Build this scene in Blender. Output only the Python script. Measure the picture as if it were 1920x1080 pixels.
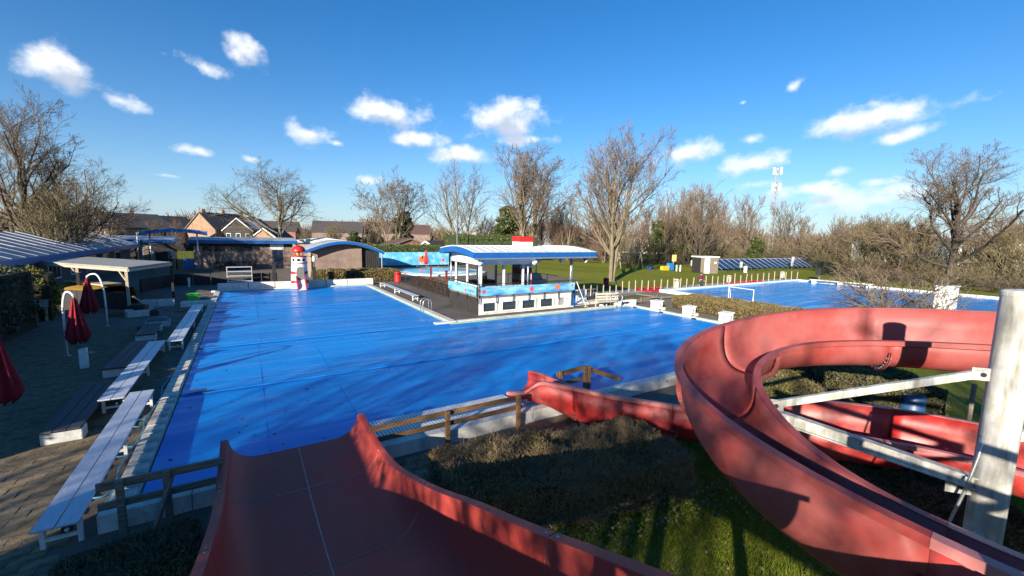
import bpy, math, random
import numpy as np
from mathutils import Vector, Matrix
for o in list(bpy.data.objects): bpy.data.objects.remove(o)
sc = bpy.context.scene
COL = sc.collection
R = math.radians
# ------------------------------------------------------------------ camera
CAMZ = 5.0; FPX = 796.5; PITCH = R(6.98); ROLL = R(1.1); YAW = R(32.0)
_fw = Vector((math.cos(PITCH)*math.sin(YAW), math.cos(PITCH)*math.cos(YAW), -math.sin(PITCH)))
_r0 = Vector((math.cos(YAW), -math.sin(YAW), 0)); _u0 = _r0.cross(_fw)
_rt = _r0*math.cos(ROLL) + _u0*math.sin(ROLL); _up = _u0*math.cos(ROLL) - _r0*math.sin(ROLL)
cd = bpy.data.cameras.new('camera'); cam = bpy.data.objects.new('camera', cd); COL.objects.link(cam)
cd.sensor_width = 36; cd.lens = 36*FPX/1920; cd.clip_start = .05; cd.clip_end = 3000
cam.matrix_world = Matrix(((_rt.x, _up.x, -_fw.x, 0), (_rt.y, _up.y, -_fw.y, 0), (_rt.z, _up.z, -_fw.z, CAMZ), (0, 0, 0, 1)))
sc.camera = cam
def ray(px, py): return _fw*FPX + _rt*(px-960) + _up*(540-py)
def g(px, py, z=0):                       # where the sight line of a photo pixel meets height z
    d = ray(px, py); t = (z-CAMZ)/d.z; return (d.x*t, d.y*t)
def ay(px, py, y):                        # ... meets the vertical plane y
    d = ray(px, py); t = y/d.y; return Vector((d.x*t, y, CAMZ+d.z*t))
def far(px, dep, z=0):                    # ground point in a pixel column at a horizontal distance
    d = ray(px, 445); h = math.hypot(d.x, d.y); return (d.x/h*dep, d.y/h*dep)
def zat(px, py, dep):
    d = ray(px, py); return CAMZ + d.z/math.hypot(d.x, d.y)*dep
# ------------------------------------------------------------------ light
SUN_AZ = R(57); SUN_EL = R(16.5)            # shadows fall towards SUN_AZ (from +y to +x)
sd = bpy.data.lights.new('sun', 'SUN'); sun = bpy.data.objects.new('sun', sd); COL.objects.link(sun)
sd.energy = 5.0; sd.angle = R(.5); sd.color = (1, .9, .76)
_sdir = Vector((math.sin(SUN_AZ)*math.cos(SUN_EL), math.cos(SUN_AZ)*math.cos(SUN_EL), -math.sin(SUN_EL)))
sun.rotation_euler = _sdir.to_track_quat('-Z', 'Y').to_euler(); sun.location = (-30, -20, 40)
vs = sc.view_settings; vs.view_transform = 'Standard'; vs.look = 'None'; vs.gamma = 1; vs.exposure = 1.1; vs.use_curve_mapping = False
sc.render.engine = 'CYCLES'; cy = sc.cycles; cy.max_bounces = 6; cy.diffuse_bounces = 3; cy.glossy_bounces = 3; cy.transmission_bounces = 4; cy.transparent_max_bounces = 6; cy.caustics_reflective = False; cy.caustics_refractive = False
w = bpy.data.worlds.new('World'); sc.world = w; w.use_nodes = True
nt = w.node_tree; nt.nodes.clear()
def N(t, typ, **kw):
    n = t.nodes.new(typ)
    for k, v in kw.items(): setattr(n, k, v)
    return n
def wire(t, a, b): t.links.new(a, b)
def math_(t, op, a, b=None, c=None, clamp=False):
    n = N(t, 'ShaderNodeMath', operation=op, use_clamp=clamp)
    for i, v in enumerate((a, b, c)):
        if v is None: continue
        if isinstance(v, (int, float)): n.inputs[i].default_value = v
        else: t.links.new(v, n.inputs[i])
    return n.outputs[0]
CLOUDS = [(110,130,75,44),(225,190,75,22),(378,124,60,28),(462,98,58,40),(370,283,62,15),(470,298,34,11),(578,250,50,27),(630,268,28,12),
  (735,216,90,36),(785,258,55,17),(960,226,85,42),(985,262,70,13),(880,291,70,17),(1285,284,75,28),(1412,306,62,28),(1487,163,25,17),(1395,192,14,8),
  (1655,216,135,30),(1705,252,62,18),(1575,320,48,16),(1645,341,62,15),(1520,354,75,17),(1585,377,150,26),(1420,345,70,16),(1410,262,40,16),(690,338,50,14),(320,330,46,7),(1180,362,120,14)]
STRONG = {(110,130),(735,216),(960,226),(1655,216),(1285,284),(1412,306),(578,250),(1585,377),(1705,252),(785,258),(985,262),(1520,354),(880,291)}
gt = bpy.data.node_groups.new('cloud_field', 'ShaderNodeTree')
gt.interface.new_socket('v', in_out='INPUT', socket_type='NodeSocketVector'); gt.interface.new_socket('f', in_out='OUTPUT', socket_type='NodeSocketFloat')
gi = N(gt, 'NodeGroupInput'); go = N(gt, 'NodeGroupOutput')
n1 = N(gt, 'ShaderNodeTexNoise'); n1.inputs['Scale'].default_value = 15; n1.inputs['Detail'].default_value = 7; n1.inputs['Roughness'].default_value = .58
mp = N(gt, 'ShaderNodeMapping'); mp.inputs['Scale'].default_value = (1, 1, 1.25); wire(gt, gi.outputs[0], mp.inputs[0]); wire(gt, mp.outputs[0], n1.inputs['Vector'])
cur = None
for (px, py, a, b) in CLOUDS:
    c = ray(px, py).normalized(); e1 = (ray(px+a, py).normalized()-ray(px-a, py).normalized())/2; e2 = (ray(px, py-b).normalized()-ray(px, py+b).normalized())/2; e1 /= e1.length_squared; e2 /= e2.length_squared
    def dot(vec):
        n = N(gt, 'ShaderNodeVectorMath', operation='DOT_PRODUCT'); wire(gt, gi.outputs[0], n.inputs[0]); n.inputs[1].default_value = vec; return n.outputs['Value']
    wv = math_(gt, 'MULTIPLY_ADD', dot(c), -20.0, 18.0, True)
    cx = N(gt, 'ShaderNodeCombineXYZ'); wire(gt, dot(e1), cx.inputs[0]); wire(gt, dot(e2), cx.inputs[1]); wire(gt, math_(gt, 'MULTIPLY', wv, 30.0), cx.inputs[2])
    ln = N(gt, 'ShaderNodeVectorMath', operation='LENGTH'); wire(gt, cx.outputs[0], ln.inputs[0])
    lv = math_(gt, 'ADD', ln.outputs['Value'], 0.0 if (px, py) in STRONG else .38); cur = lv if cur is None else math_(gt, 'MINIMUM', cur, lv)
blob = math_(gt, 'SUBTRACT', 1.0, math_(gt, 'MINIMUM', cur, 3.0))
n2 = N(gt, 'ShaderNodeTexNoise'); n2.inputs['Scale'].default_value = 3.2; n2.inputs['Detail'].default_value = 2; wire(gt, mp.outputs[0], n2.inputs['Vector'])
gen = math_(gt, 'MULTIPLY_ADD', n2.outputs[0], 7.0, -5.2)
base = math_(gt, 'MAXIMUM', blob, math_(gt, 'MINIMUM', gen, .25))
wire(gt, math_(gt, 'ADD', math_(gt, 'MULTIPLY', base, 1.0), math_(gt, 'MULTIPLY_ADD', n1.outputs[0], 3.0, -1.55)), go.inputs[0])
tc = N(nt, 'ShaderNodeTexCoord')
sky = N(nt, 'ShaderNodeTexSky', sky_type='NISHITA', sun_disc=False)
sky.sun_elevation = SUN_EL; sky.sun_rotation = SUN_AZ + math.pi; sky.air_density = 1.0; sky.dust_density = .1; sky.ozone_density = 5.0; sky.altitude = 50
def fld(off):
    gn = N(nt, 'ShaderNodeGroup'); gn.node_tree = gt
    if off:
        ad = N(nt, 'ShaderNodeVectorMath', operation='ADD'); wire(nt, tc.outputs['Generated'], ad.inputs[0]); ad.inputs[1].default_value = off; wire(nt, ad.outputs[0], gn.inputs[0])
    else: wire(nt, tc.outputs['Generated'], gn.inputs[0])
    return gn.outputs[0]
f0 = fld(None); f1 = fld((-.012, -.008, .022))
dens = N(nt, 'ShaderNodeMapRange', interpolation_type='SMOOTHSTEP'); wire(nt, f0, dens.inputs[0])
for i, v in ((1, -.16), (2, .9), (3, 0), (4, .86)): dens.inputs[i].default_value = v
shd = N(nt, 'ShaderNodeMapRange', interpolation_type='SMOOTHSTEP'); wire(nt, f1, shd.inputs[0])
for i, v in ((1, .1), (2, .95), (3, 0), (4, .9)): shd.inputs[i].default_value = v
cm = N(nt, 'ShaderNodeMix', data_type='RGBA'); wire(nt, shd.outputs[0], cm.inputs[0]); cm.inputs[6].default_value = (6.4, 6.3, 6.1, 1); cm.inputs[7].default_value = (2.9, 3.2, 3.8, 1)
hs = N(nt, 'ShaderNodeHueSaturation'); hs.inputs['Saturation'].default_value = 1.2; hs.inputs['Hue'].default_value = .502; hs.inputs['Value'].default_value = .83; wire(nt, sky.outputs[0], hs.inputs['Color'])
mx = N(nt, 'ShaderNodeMix', data_type='RGBA'); wire(nt, dens.outputs[0], mx.inputs[0]); wire(nt, hs.outputs[0], mx.inputs[6]); wire(nt, cm.outputs[2], mx.inputs[7])
sz_ = N(nt, 'ShaderNodeSeparateXYZ'); wire(nt, tc.outputs['Generated'], sz_.inputs[0])
hz = math_(nt, 'MULTIPLY', math_(nt, 'POWER', 2.718, math_(nt, 'MULTIPLY', math_(nt, 'MAXIMUM', sz_.outputs[2], 0.0), -8.0)), .7)   # pale air near the horizon, the same all round
hm = N(nt, 'ShaderNodeMix', data_type='RGBA'); wire(nt, hz, hm.inputs[0]); wire(nt, mx.outputs[2], hm.inputs[6]); hm.inputs[7].default_value = (2.3, 2.95, 3.9, 1)
bg = N(nt, 'ShaderNodeBackground'); bg.inputs[1].default_value = .1; wire(nt, hm.outputs[2], bg.inputs[0])
wo = N(nt, 'ShaderNodeOutputWorld'); wire(nt, bg.outputs[0], wo.inputs[0])
# ------------------------------------------------------------------ materials
MATS = {}
def mat(name, col, col2=None, rough=.6, scale=6, bump=0, bscale=None, metal=0, spec=.5, stretch=None, detail=5, lo=.35, hi=.65, col3=None, scale3=1.2, trans=0, obj=True, wave=None):
    if name in MATS: return MATS[name]
    m = bpy.data.materials.new(name); m.use_nodes = True; t = m.node_tree; b = t.nodes['Principled BSDF']
    b.inputs['Roughness'].default_value = rough; b.inputs['Metallic'].default_value = metal; b.inputs['Specular IOR Level'].default_value = spec
    b.inputs['Base Color'].default_value = (*col, 1)
    if trans: b.inputs['Transmission Weight'].default_value = trans
    tc = N(t, 'ShaderNodeTexCoord'); mp = N(t, 'ShaderNodeMapping'); wire(t, tc.outputs['Object'], mp.inputs[0])
    if stretch: mp.inputs['Scale'].default_value = stretch
    if col2:
        no = N(t, 'ShaderNodeTexNoise'); no.inputs['Scale'].default_value = scale; no.inputs['Detail'].default_value = detail; no.inputs['Roughness'].default_value = .6; wire(t, mp.outputs[0], no.inputs['Vector'])
        rp = N(t, 'ShaderNodeMapRange'); wire(t, no.outputs[0], rp.inputs[0]); rp.inputs[1].default_value = lo; rp.inputs[2].default_value = hi
        mi = N(t, 'ShaderNodeMix', data_type='RGBA'); wire(t, rp.outputs[0], mi.inputs[0]); mi.inputs[6].default_value = (*col, 1); mi.inputs[7].default_value = (*col2, 1); out = mi.outputs[2]
        if col3:
            n3 = N(t, 'ShaderNodeTexNoise'); n3.inputs['Scale'].default_value = scale3; n3.inputs['Detail'].default_value = 6; n3.inputs['Roughness'].default_value = .65; wire(t, tc.outputs['Object'], n3.inputs['Vector'])
            r3 = N(t, 'ShaderNodeMapRange'); wire(t, n3.outputs[0], r3.inputs[0]); r3.inputs[1].default_value = .48; r3.inputs[2].default_value = .7
            m3 = N(t, 'ShaderNodeMix', data_type='RGBA'); wire(t, r3.outputs[0], m3.inputs[0]); wire(t, out, m3.inputs[6]); m3.inputs[7].default_value = (*col3, 1); out = m3.outputs[2]
        wire(t, out, b.inputs['Base Color'])
    if bump:
        nb = N(t, 'ShaderNodeTexNoise'); nb.inputs['Scale'].default_value = bscale or scale*2; nb.inputs['Detail'].default_value = 4; wire(t, mp.outputs[0], nb.inputs['Vector'])
        bp = N(t, 'ShaderNodeBump'); bp.inputs['Strength'].default_value = bump; bp.inputs['Distance'].default_value = .03; wire(t, nb.outputs[0], bp.inputs['Height']); wire(t, bp.outputs[0], b.inputs['Normal'])
    MATS[name] = m; return m
def brickmat(name, c1, c2, mortar, sx=.22, sy=.07, axis='XZ'):
    if name in MATS: return MATS[name]
    m = mat(name, c1, rough=.85); t = m.node_tree; b = t.nodes['Principled BSDF']
    tc = N(t, 'ShaderNodeTexCoord'); sp = N(t, 'ShaderNodeSeparateXYZ'); wire(t, tc.outputs['Object'], sp.inputs[0]); cb = N(t, 'ShaderNodeCombineXYZ')
    s = math_(t, 'ADD', sp.outputs[0], sp.outputs[1]); wire(t, s, cb.inputs[0]); wire(t, sp.outputs[2], cb.inputs[1])
    br = N(t, 'ShaderNodeTexBrick'); wire(t, cb.outputs[0], br.inputs['Vector']); br.inputs['Scale'].default_value = 1; br.inputs['Brick Width'].default_value = sx; br.inputs['Row Height'].default_value = sy
    br.inputs['Mortar Size'].default_value = .008; br.inputs['Color1'].default_value = (*c1, 1); br.inputs['Color2'].default_value = (*c2, 1); br.inputs['Mortar'].default_value = (*mortar, 1)
    no = N(t, 'ShaderNodeTexNoise'); no.inputs['Scale'].default_value = .9; no.inputs['Detail'].default_value = 6; wire(t, tc.outputs['Object'], no.inputs['Vector'])
    mi = N(t, 'ShaderNodeMix', data_type='RGBA', blend_type='MULTIPLY'); mi.inputs[0].default_value = .8; wire(t, br.outputs[0], mi.inputs[6])
    rp = N(t, 'ShaderNodeMapRange'); wire(t, no.outputs[0], rp.inputs[0]); rp.inputs[1].default_value = .3; rp.inputs[2].default_value = .7; rp.inputs[3].default_value = .6; rp.inputs[4].default_value = 1.2
    wire(t, rp.outputs[0], mi.inputs[7]); wire(t, mi.outputs[2], b.inputs['Base Color']); return m
def randomize(m, amount=.25, hue=0):      # small per-object brightness differences between loose pieces
    t = m.node_tree; b = t.nodes['Principled BSDF']; oi = N(t, 'ShaderNodeObjectInfo'); hv = N(t, 'ShaderNodeHueSaturation')
    rp = N(t, 'ShaderNodeMapRange'); wire(t, oi.outputs['Random'], rp.inputs[0]); rp.inputs[3].default_value = 1-amount; rp.inputs[4].default_value = 1+amount
    wire(t, rp.outputs[0], hv.inputs['Value'])
    if b.inputs['Base Color'].is_linked: wire(t, b.inputs['Base Color'].links[0].from_socket, hv.inputs['Color'])
    else: hv.inputs['Color'].default_value = b.inputs['Base Color'].default_value
    wire(t, hv.outputs[0], b.inputs['Base Color']); return m
white = mat('white_paint', (.78,.78,.75), (.55,.55,.5), .5, 5, lo=.45, hi=.85)
whitecon = mat('white_concrete', (.74,.73,.68), (.45,.44,.38), .8, 2.5, bump=.3, bscale=30, lo=.4, hi=.8, col3=(.5,.5,.42), scale3=.7)
dirtywhite = mat('dirty_white_steel', (.6,.59,.54), (.2,.185,.15), .5, 7, lo=.42, hi=.72, stretch=(1.6,1.6,.22), detail=12, col3=(.36,.35,.28), scale3=3.5)
blue = mat('blue_paint', (.007,.085,.29), (.01,.105,.34), .45, 2)
black = mat('black_paint', (.012,.012,.014), (.025,.025,.028), .6, 4)
blackwood = mat('black_wood', (.012,.011,.011), (.04,.036,.034), .8, 3, stretch=(6,6,1), bump=.3)
alu = mat('aluminium', (.62,.65,.7), (.5,.53,.58), .42, 4, metal=.35, stretch=(8,1,1))
darkplank = mat('dark_plank', (.025,.028,.033), (.05,.055,.06), .6, 4, stretch=(8,1,1), bump=.2)
wood = mat('brown_wood', (.24,.135,.055), (.12,.062,.026), .7, 3, stretch=(1,8,8), bump=.3)
greywood = mat('weathered_wood', (.25,.21,.16), (.13,.105,.08), .85, 3, stretch=(1,9,9), bump=.4)
palewood = mat('pale_wood', (.5,.42,.3), (.35,.28,.19), .8, 4, stretch=(6,6,1))
redpaint = mat('red_paint', (.5,.015,.012), (.42,.02,.02), .4, 4)
redcloth = mat('red_cloth', (.28,.006,.018), (.2,.004,.014), .85, 5, bump=.3, bscale=18)
steel = mat('galvanised_steel', (.5,.51,.52), (.4,.41,.42), .35, 6, metal=.7)
glass = mat('window_glass', (.03,.04,.045), rough=.05, spec=.8)
darkvoid = mat('dark_interior', (.006,.006,.007), rough=.7)
soil = mat('soil', (.1,.07,.045), (.05,.035,.02), .95, 5, bump=.6)
concrete = mat('concrete', (.32,.31,.29), (.24,.23,.21), .9, 1.5, bump=.2, bscale=20)
yellow = mat('yellow_paint', (.6,.45,.03), (.5,.36,.02), .55, 3)
sidered = mat('faded_fibreglass', (.31,.066,.058), (.33,.1,.092), .52, spec=.3, scale=1.6, lo=.3, hi=.7, detail=8, col3=(.29,.036,.03), scale3=.9)
deepred = mat('red_fibreglass', (.42,.014,.012), (.44,.05,.042), .44, 2, lo=.35, hi=.75, detail=9, col3=(.46,.11,.09), scale3=1.3)
innerred = mat('slide_bed_fibreglass', (.4,.05,.038), (.45,.075,.058), .48, spec=.14, scale=1.4, lo=.3, hi=.75, detail=9, stretch=(1,.35,1), col3=(.34,.06,.052), scale3=.6)
bark = mat('bark', (.24,.195,.125), (.13,.1,.068), .9, 3, stretch=(2,2,.5), col3=(.16,.16,.07), scale3=1.1)
darkbark = mat('dark_bark', (.075,.06,.045), (.04,.032,.025), .95, 3)
twigm = mat('twigs', (.17,.125,.085), (.115,.082,.055), .95, .6)
twigred = mat('reddish_twigs', (.17,.1,.07), (.115,.07,.05), .95, .6)
twigolive = mat('olive_twigs', (.185,.15,.075), (.13,.105,.055), .95, .6)
leafdark = mat('dark_leaves', (.022,.04,.014), (.045,.065,.02), .6, 4)
leafgreen = mat('laurel_leaves', (.05,.085,.016), (.1,.125,.025), .45, 3)
leafbrown = mat('hedge_leaves', (.18,.125,.042), (.12,.11,.03), .8, 2.5, col3=(.18,.12,.05), scale3=3)
leafmoss = mat('green_hedge_leaves', (.05,.065,.014), (.095,.1,.022), .7, 3, col3=(.13,.1,.03), scale3=3)
ivy = mat('ivy_leaves', (.03,.05,.012), (.08,.095,.02), .5, 1.2)
def stain(m, col, scale, stretch=(1,1,1), lo=.55, hi=.75, amt=.7):   # dirt and wear with a shape of its own
    t = m.node_tree; b = t.nodes['Principled BSDF']; tc = N(t, 'ShaderNodeTexCoord'); mp = N(t, 'ShaderNodeMapping'); mp.inputs['Scale'].default_value = stretch; mp.inputs['Location'].default_value = (3.1, 7.7, 1.3); wire(t, tc.outputs['Object'], mp.inputs[0])
    no = N(t, 'ShaderNodeTexNoise'); no.inputs['Scale'].default_value = scale; no.inputs['Detail'].default_value = 10; no.inputs['Roughness'].default_value = .68; wire(t, mp.outputs[0], no.inputs['Vector'])
    rp = N(t, 'ShaderNodeMapRange'); wire(t, no.outputs[0], rp.inputs[0]); rp.inputs[1].default_value = lo; rp.inputs[2].default_value = hi; rp.inputs[4].default_value = amt
    mi = N(t, 'ShaderNodeMix', data_type='RGBA'); wire(t, rp.outputs[0], mi.inputs[0]); mi.inputs[7].default_value = (*col, 1)
    if b.inputs['Base Color'].is_linked: wire(t, b.inputs['Base Color'].links[0].from_socket, mi.inputs[6])
    else: mi.inputs[6].default_value = b.inputs['Base Color'].default_value
    wire(t, mi.outputs[2], b.inputs['Base Color']); return m
stain(sidered, (.12,.07,.045), 2.6, (1,1,.35), .58, .78, .6); stain(deepred, (.16,.03,.025), 3.5, (1,1,.3), .55, .75, .6); stain(innerred, (.2,.06,.05), 3.0, (1.6,.3,1), .54, .76, .7); stain(innerred, (.42,.28,.25), 9, (2.5,.12,1), .66, .76, .3)
stain(white, (.3,.29,.24), 5, (1,1,.4), .56, .78, .6); stain(whitecon, (.22,.21,.17), 4, (1,1,.45), .54, .74, .65); stain(alu, (.3,.3,.29), 6, (1,.35,1), .58, .75, .45); stain(dirtywhite, (.22,.16,.08), 6, (1,1,.16), .6, .74, .5)
# ------------------------------------------------------------------ mesh tools
class MB:
    def __init__(s): s.v = []; s.f = []
    def add(s, vs, fs):
        o = len(s.v); s.v += [tuple(v) for v in vs]; s.f += [tuple(i+o for i in f) for f in fs]; return s
    def box(s, c, d, rz=0, tilt=None):
        x, y, z = (q/2 for q in d); vs = [(a*x, b*y, e*z) for e in (-1, 1) for b in (-1, 1) for a in (-1, 1)]
        M = Matrix.Translation(c) @ Matrix.Rotation(rz, 4, 'Z')
        if tilt: M = M @ Matrix.Rotation(tilt[1], 4, tilt[0])
        return s.add([M @ Vector(v) for v in vs], [(0,2,3,1),(4,5,7,6),(0,1,5,4),(2,6,7,3),(0,4,6,2),(1,3,7,5)])
    def b2(s, x0, x1, y0, y1, z0, z1): return s.box(((x0+x1)/2, (y0+y1)/2, (z0+z1)/2), (abs(x1-x0), abs(y1-y0), abs(z1-z0)))
    def bar(s, a, b, wd, ht=None):        # rectangular bar between two points
        a, b = Vector(a), Vector(b); d = b-a; L = d.length; q = d.to_track_quat('X', 'Z'); h = ht or wd
        vs = [(i*L, j*wd/2, k*h/2) for k in (-1, 1) for j in (-1, 1) for i in (0, 1)]
        return s.add([a + q @ Vector(v) for v in vs], [(0,2,3,1),(4,5,7,6),(0,1,5,4),(2,6,7,3),(0,4,6,2),(1,3,7,5)])
    def cyl(s, a, b, r0, r1=None, n=10, cap=True):
        a, b = Vector(a), Vector(b); r1 = r0 if r1 is None else r1; d = (b-a).normalized()
        e = d.orthogonal().normalized(); h = d.cross(e); vs = []
        for p, r in ((a, r0), (b, r1)):
            for i in range(n): t = 2*math.pi*i/n; vs.append(p + (e*math.cos(t)+h*math.sin(t))*r)
        fs = [(i, (i+1) % n, n+(i+1) % n, n+i) for i in range(n)]
        if cap: fs += [tuple(range(n-1, -1, -1)), tuple(range(n, 2*n))]
        return s.add(vs, fs)
    def tube(s, pts, r, n=8, closed=False):
        P = [Vector(p) for p in pts]; k = len(P); vs = []; pe = None
        for i in range(k):
            d = (P[min(i+1, k-1)]-P[max(i-1, 0)]).normalized()
            e = d.orthogonal().normalized() if pe is None else (pe - d*pe.dot(d)).normalized()
            pe = e; h = d.cross(e); rr = r[i] if hasattr(r, '__len__') else r
            vs += [P[i] + (e*math.cos(2*math.pi*j/n)+h*math.sin(2*math.pi*j/n))*rr for j in range(n)]
        fs = [(i*n+j, i*n+(j+1) % n, (i+1)*n+(j+1) % n, (i+1)*n+j) for i in range(k-1) for j in range(n)]
        return s.add(vs, fs + [tuple(range(n-1, -1, -1)), tuple(range((k-1)*n, k*n))])
    def lathe(s, prof, c=(0, 0, 0), n=20):
        c = Vector(c); vs = [c + Vector((r*math.cos(2*math.pi*j/n), r*math.sin(2*math.pi*j/n), z)) for r, z in prof for j in range(n)]; k = len(prof)
        fs = [(i*n+j, i*n+(j+1) % n, (i+1)*n+(j+1) % n, (i+1)*n+j) for i in range(k-1) for j in range(n)]
        return s.add(vs, fs + [tuple(range(n-1, -1, -1)), tuple(range((k-1)*n, k*n))])
    def prism(s, poly, a0, a1, axis='Z'): # polygon extruded along an axis
        n = len(poly); f = {'Z': lambda p, a: (p[0], p[1], a), 'X': lambda p, a: (a, p[0], p[1]), 'Y': lambda p, a: (p[0], a, p[1])}[axis]
        return s.add([f(p, a0) for p in poly]+[f(p, a1) for p in poly], [tuple(range(n-1, -1, -1)), tuple(range(n, 2*n))]+[(i, (i+1) % n, n+(i+1) % n, n+i) for i in range(n)])
    def grid(s, rows):                    # rows of points
        m = len(rows[0]); return s.add([p for r in rows for p in r], [(i*m+j, i*m+j+1, (i+1)*m+j+1, (i+1)*m+j) for i in range(len(rows)-1) for j in range(m-1)])
    def mesh(s, name, m, smooth=False):
        me = bpy.data.meshes.new(name); me.from_pydata(s.v, [], s.f)
        if m: me.materials.append(m)
        if smooth: me.shade_smooth()
        me.update(); return me
    def build(s, name, m, parent=None, smooth=False, bev=0, solid=0, loc=None):
        return link(name, s.mesh(name, m, smooth), parent, bev, solid, loc)
def link(name, me, parent=None, bev=0, solid=0, loc=None):
    o = bpy.data.objects.new(name, me); COL.objects.link(o)
    if parent: o.parent = parent
    if loc: o.location = loc
    if solid: q = o.modifiers.new('solid', 'SOLIDIFY'); q.thickness = solid; q.offset = 0
    if bev: q = o.modifiers.new('bevel', 'BEVEL'); q.width = bev; q.segments = 2; q.limit_method = 'ANGLE'; q.angle_limit = R(40)
    return o
def tag(o, label, cat, group=None):
    o['label'] = label; o['category'] = cat
    if group: o['group'] = group
    return o
def T(name, label, cat, loc=(0, 0, 0), rz=0, group=None):
    o = bpy.data.objects.new(name, None); COL.objects.link(o); o.empty_display_size = .2
    o.location = (*loc, 0) if len(loc) == 2 else loc; o.rotation_euler = (0, 0, rz); return tag(o, label, cat, group)
def struct(o): o['kind'] = 'structure'; return o
def stuff(o): o['kind'] = 'stuff'; return o
def dup(root, loc, rz=None, label=None, scale=None):
    def cp(o, par):
        c = o.copy(); COL.objects.link(c)
        if par: c.parent = par
        for ch in list(o.children): cp(ch, c)
        return c
    r = cp(root, None); r.location = (*loc, 0) if len(loc) == 2 else loc
    if rz is not None: r.rotation_euler = (0, 0, rz)
    if scale: r.scale = (scale,)*3 if isinstance(scale, (int, float)) else scale
    if label: r['label'] = label
    return r
def npmesh(name, verts, faces, m, smooth=False):
    verts = np.asarray(verts, np.float32); faces = np.asarray(faces, np.int32); me = bpy.data.meshes.new(name); k = faces.shape[1]
    me.vertices.add(len(verts)); me.vertices.foreach_set('co', verts.ravel()); me.loops.add(faces.size); me.loops.foreach_set('vertex_index', faces.ravel())
    me.polygons.add(len(faces)); me.polygons.foreach_set('loop_start', np.arange(0, faces.size, k, dtype=np.int32)); me.update(calc_edges=True)
    me.polygons.foreach_set('use_smooth', np.full(len(faces), smooth)); me.materials.append(m); me.update(); return me
rng = np.random.default_rng(7); random.seed(7)
def leaves(P, nrm, size, m, name, flat=.5):   # one small bent-free quad per point, facing roughly nrm
    n = len(P); r = rng.normal(size=(n, 3)); d = nrm*flat + r*.7; d /= np.linalg.norm(d, axis=1)[:, None]
    a = np.cross(d, rng.normal(size=(n, 3))); a /= np.linalg.norm(a, axis=1)[:, None]+1e-9; b = np.cross(d, a)
    s = size*(.6+.8*rng.random(n))[:, None]; a = a*s; b = b*s*.6
    v = np.stack([P-a, P-b*.9, P+a, P+b*.9], 1).reshape(-1, 3); return npmesh(name, v, np.arange(4*n).reshape(-1, 4), m)
def segs_mesh(name, S, m, n=3):           # S rows: p0(3) p1(3) r0 r1 -> tapered prisms
    S = np.asarray(S, np.float64); p0, p1, r0, r1 = S[:, :3], S[:, 3:6], S[:, 6], S[:, 7]; d = p1-p0; d /= np.linalg.norm(d, axis=1)[:, None]+1e-9
    ref = np.where(abs(d[:, 2:3]) < .9, [[0., 0, 1]], [[1., 0, 0]]); e = np.cross(d, ref); e /= np.linalg.norm(e, axis=1)[:, None]; h = np.cross(d, e); vs = []
    for p, r in ((p0, r0), (p1, r1)):
        for j in range(n): t = 2*math.pi*j/n; vs.append(p + (e*math.cos(t)+h*math.sin(t))*r[:, None])
    V = np.stack(vs, 1); k = len(S); F = []
    for j in range(n): F.append(np.stack([np.arange(k)*2*n+j, np.arange(k)*2*n+(j+1) % n, np.arange(k)*2*n+n+(j+1) % n, np.arange(k)*2*n+n+j], 1))
    return npmesh(name, V.reshape(-1, 3), np.concatenate(F), m, smooth=n > 3)
# ------------------------------------------------------------------ ground
def sheet(name, rects, z, m):
    b = MB()
    for (x0, x1, y0, y1) in rects: b.add([(x0,y0,z),(x1,y0,z),(x1,y1,z),(x0,y1,z)], [(0,1,2,3)])
    return struct(b.build(name, m))
grassm = mat('grass', (.135,.165,.014), (.18,.19,.022), .95, 9, spec=.08, bump=.5, bscale=60, col3=(.19,.175,.045), scale3=.22, lo=.3, hi=.7)
pavem = mat('paving', (.2,.165,.13), (.145,.118,.092), .9, 1.2, spec=.15, bump=.35, bscale=25, col3=(.17,.155,.135), scale3=.5)
paverm = randomize(mat('paver_concrete', (.29,.22,.135), (.2,.15,.095), .9, 7, spec=.15, bump=.5, bscale=40, col3=(.1,.095,.07), scale3=3), .22)
deckm = mat('pontoon_paving', (.12,.1,.08), (.08,.067,.055), .9, .8, bump=.3, bscale=18, stretch=(1,.4,1))
b = MB(); NX = 60
xs = [-500,-200,-100,-60,-40,-26,-16]+[i*2.0 for i in range(-6, 50)]+[110,130,160,220,500]; ys = [-300,-100,-40,-15,-6]+[i*2.0 for i in range(0, 60)]+[130,150,180,240,600]
def lawnz(x, y):                          # the lawn behind the pools rises in soft mounds
    k = max(0, min(1, (y-33)/10))*max(0, min(1, (x-30)/8))*max(0, min(1, (130-y)/30))*max(0, min(1, (130-x)/30))
    return -.06 + k*(.28+.22*math.sin(x*.21+1)*math.sin(y*.27)+.12*math.sin(x*.5+y*.31))
b.grid([[(x, y, lawnz(x, y)) for x in xs] for y in ys]); ground = struct(b.build('ground', grassm, smooth=True))
for f in ground.data.polygons: pass
paving = sheet('paving', [(-13,-2.6,-8,72),(-2.6,12.2,42.6,72),(12.2,34,38,76),(-2.6,13.5,6.4,9.0),(13.5,26,7.6,9.0),(-2.6,-1.95,9.0,42.6)], 0, pavem)
sheet('pontoon', [(9.9,12.2,22.1,42.6),(12.2,26.5,22.1,38)], 0, deckm)
sheet('pool_side', [(23.95,33.0,9.0,22.1),(26.5,33.0,22.1,29.2)], 0, mat('trodden_gravel', (.2,.165,.125), (.14,.12,.085), .95, 3, bump=.4, bscale=40, col3=(.13,.13,.05), scale3=.5))
sheet('pool_path', [(26.5,62,26.9,29.2)], .002, concrete)
pm = MB().box((0,0,0), (.4,.2,.05)).mesh('paver', paverm); q = MB()
spots = []
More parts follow.
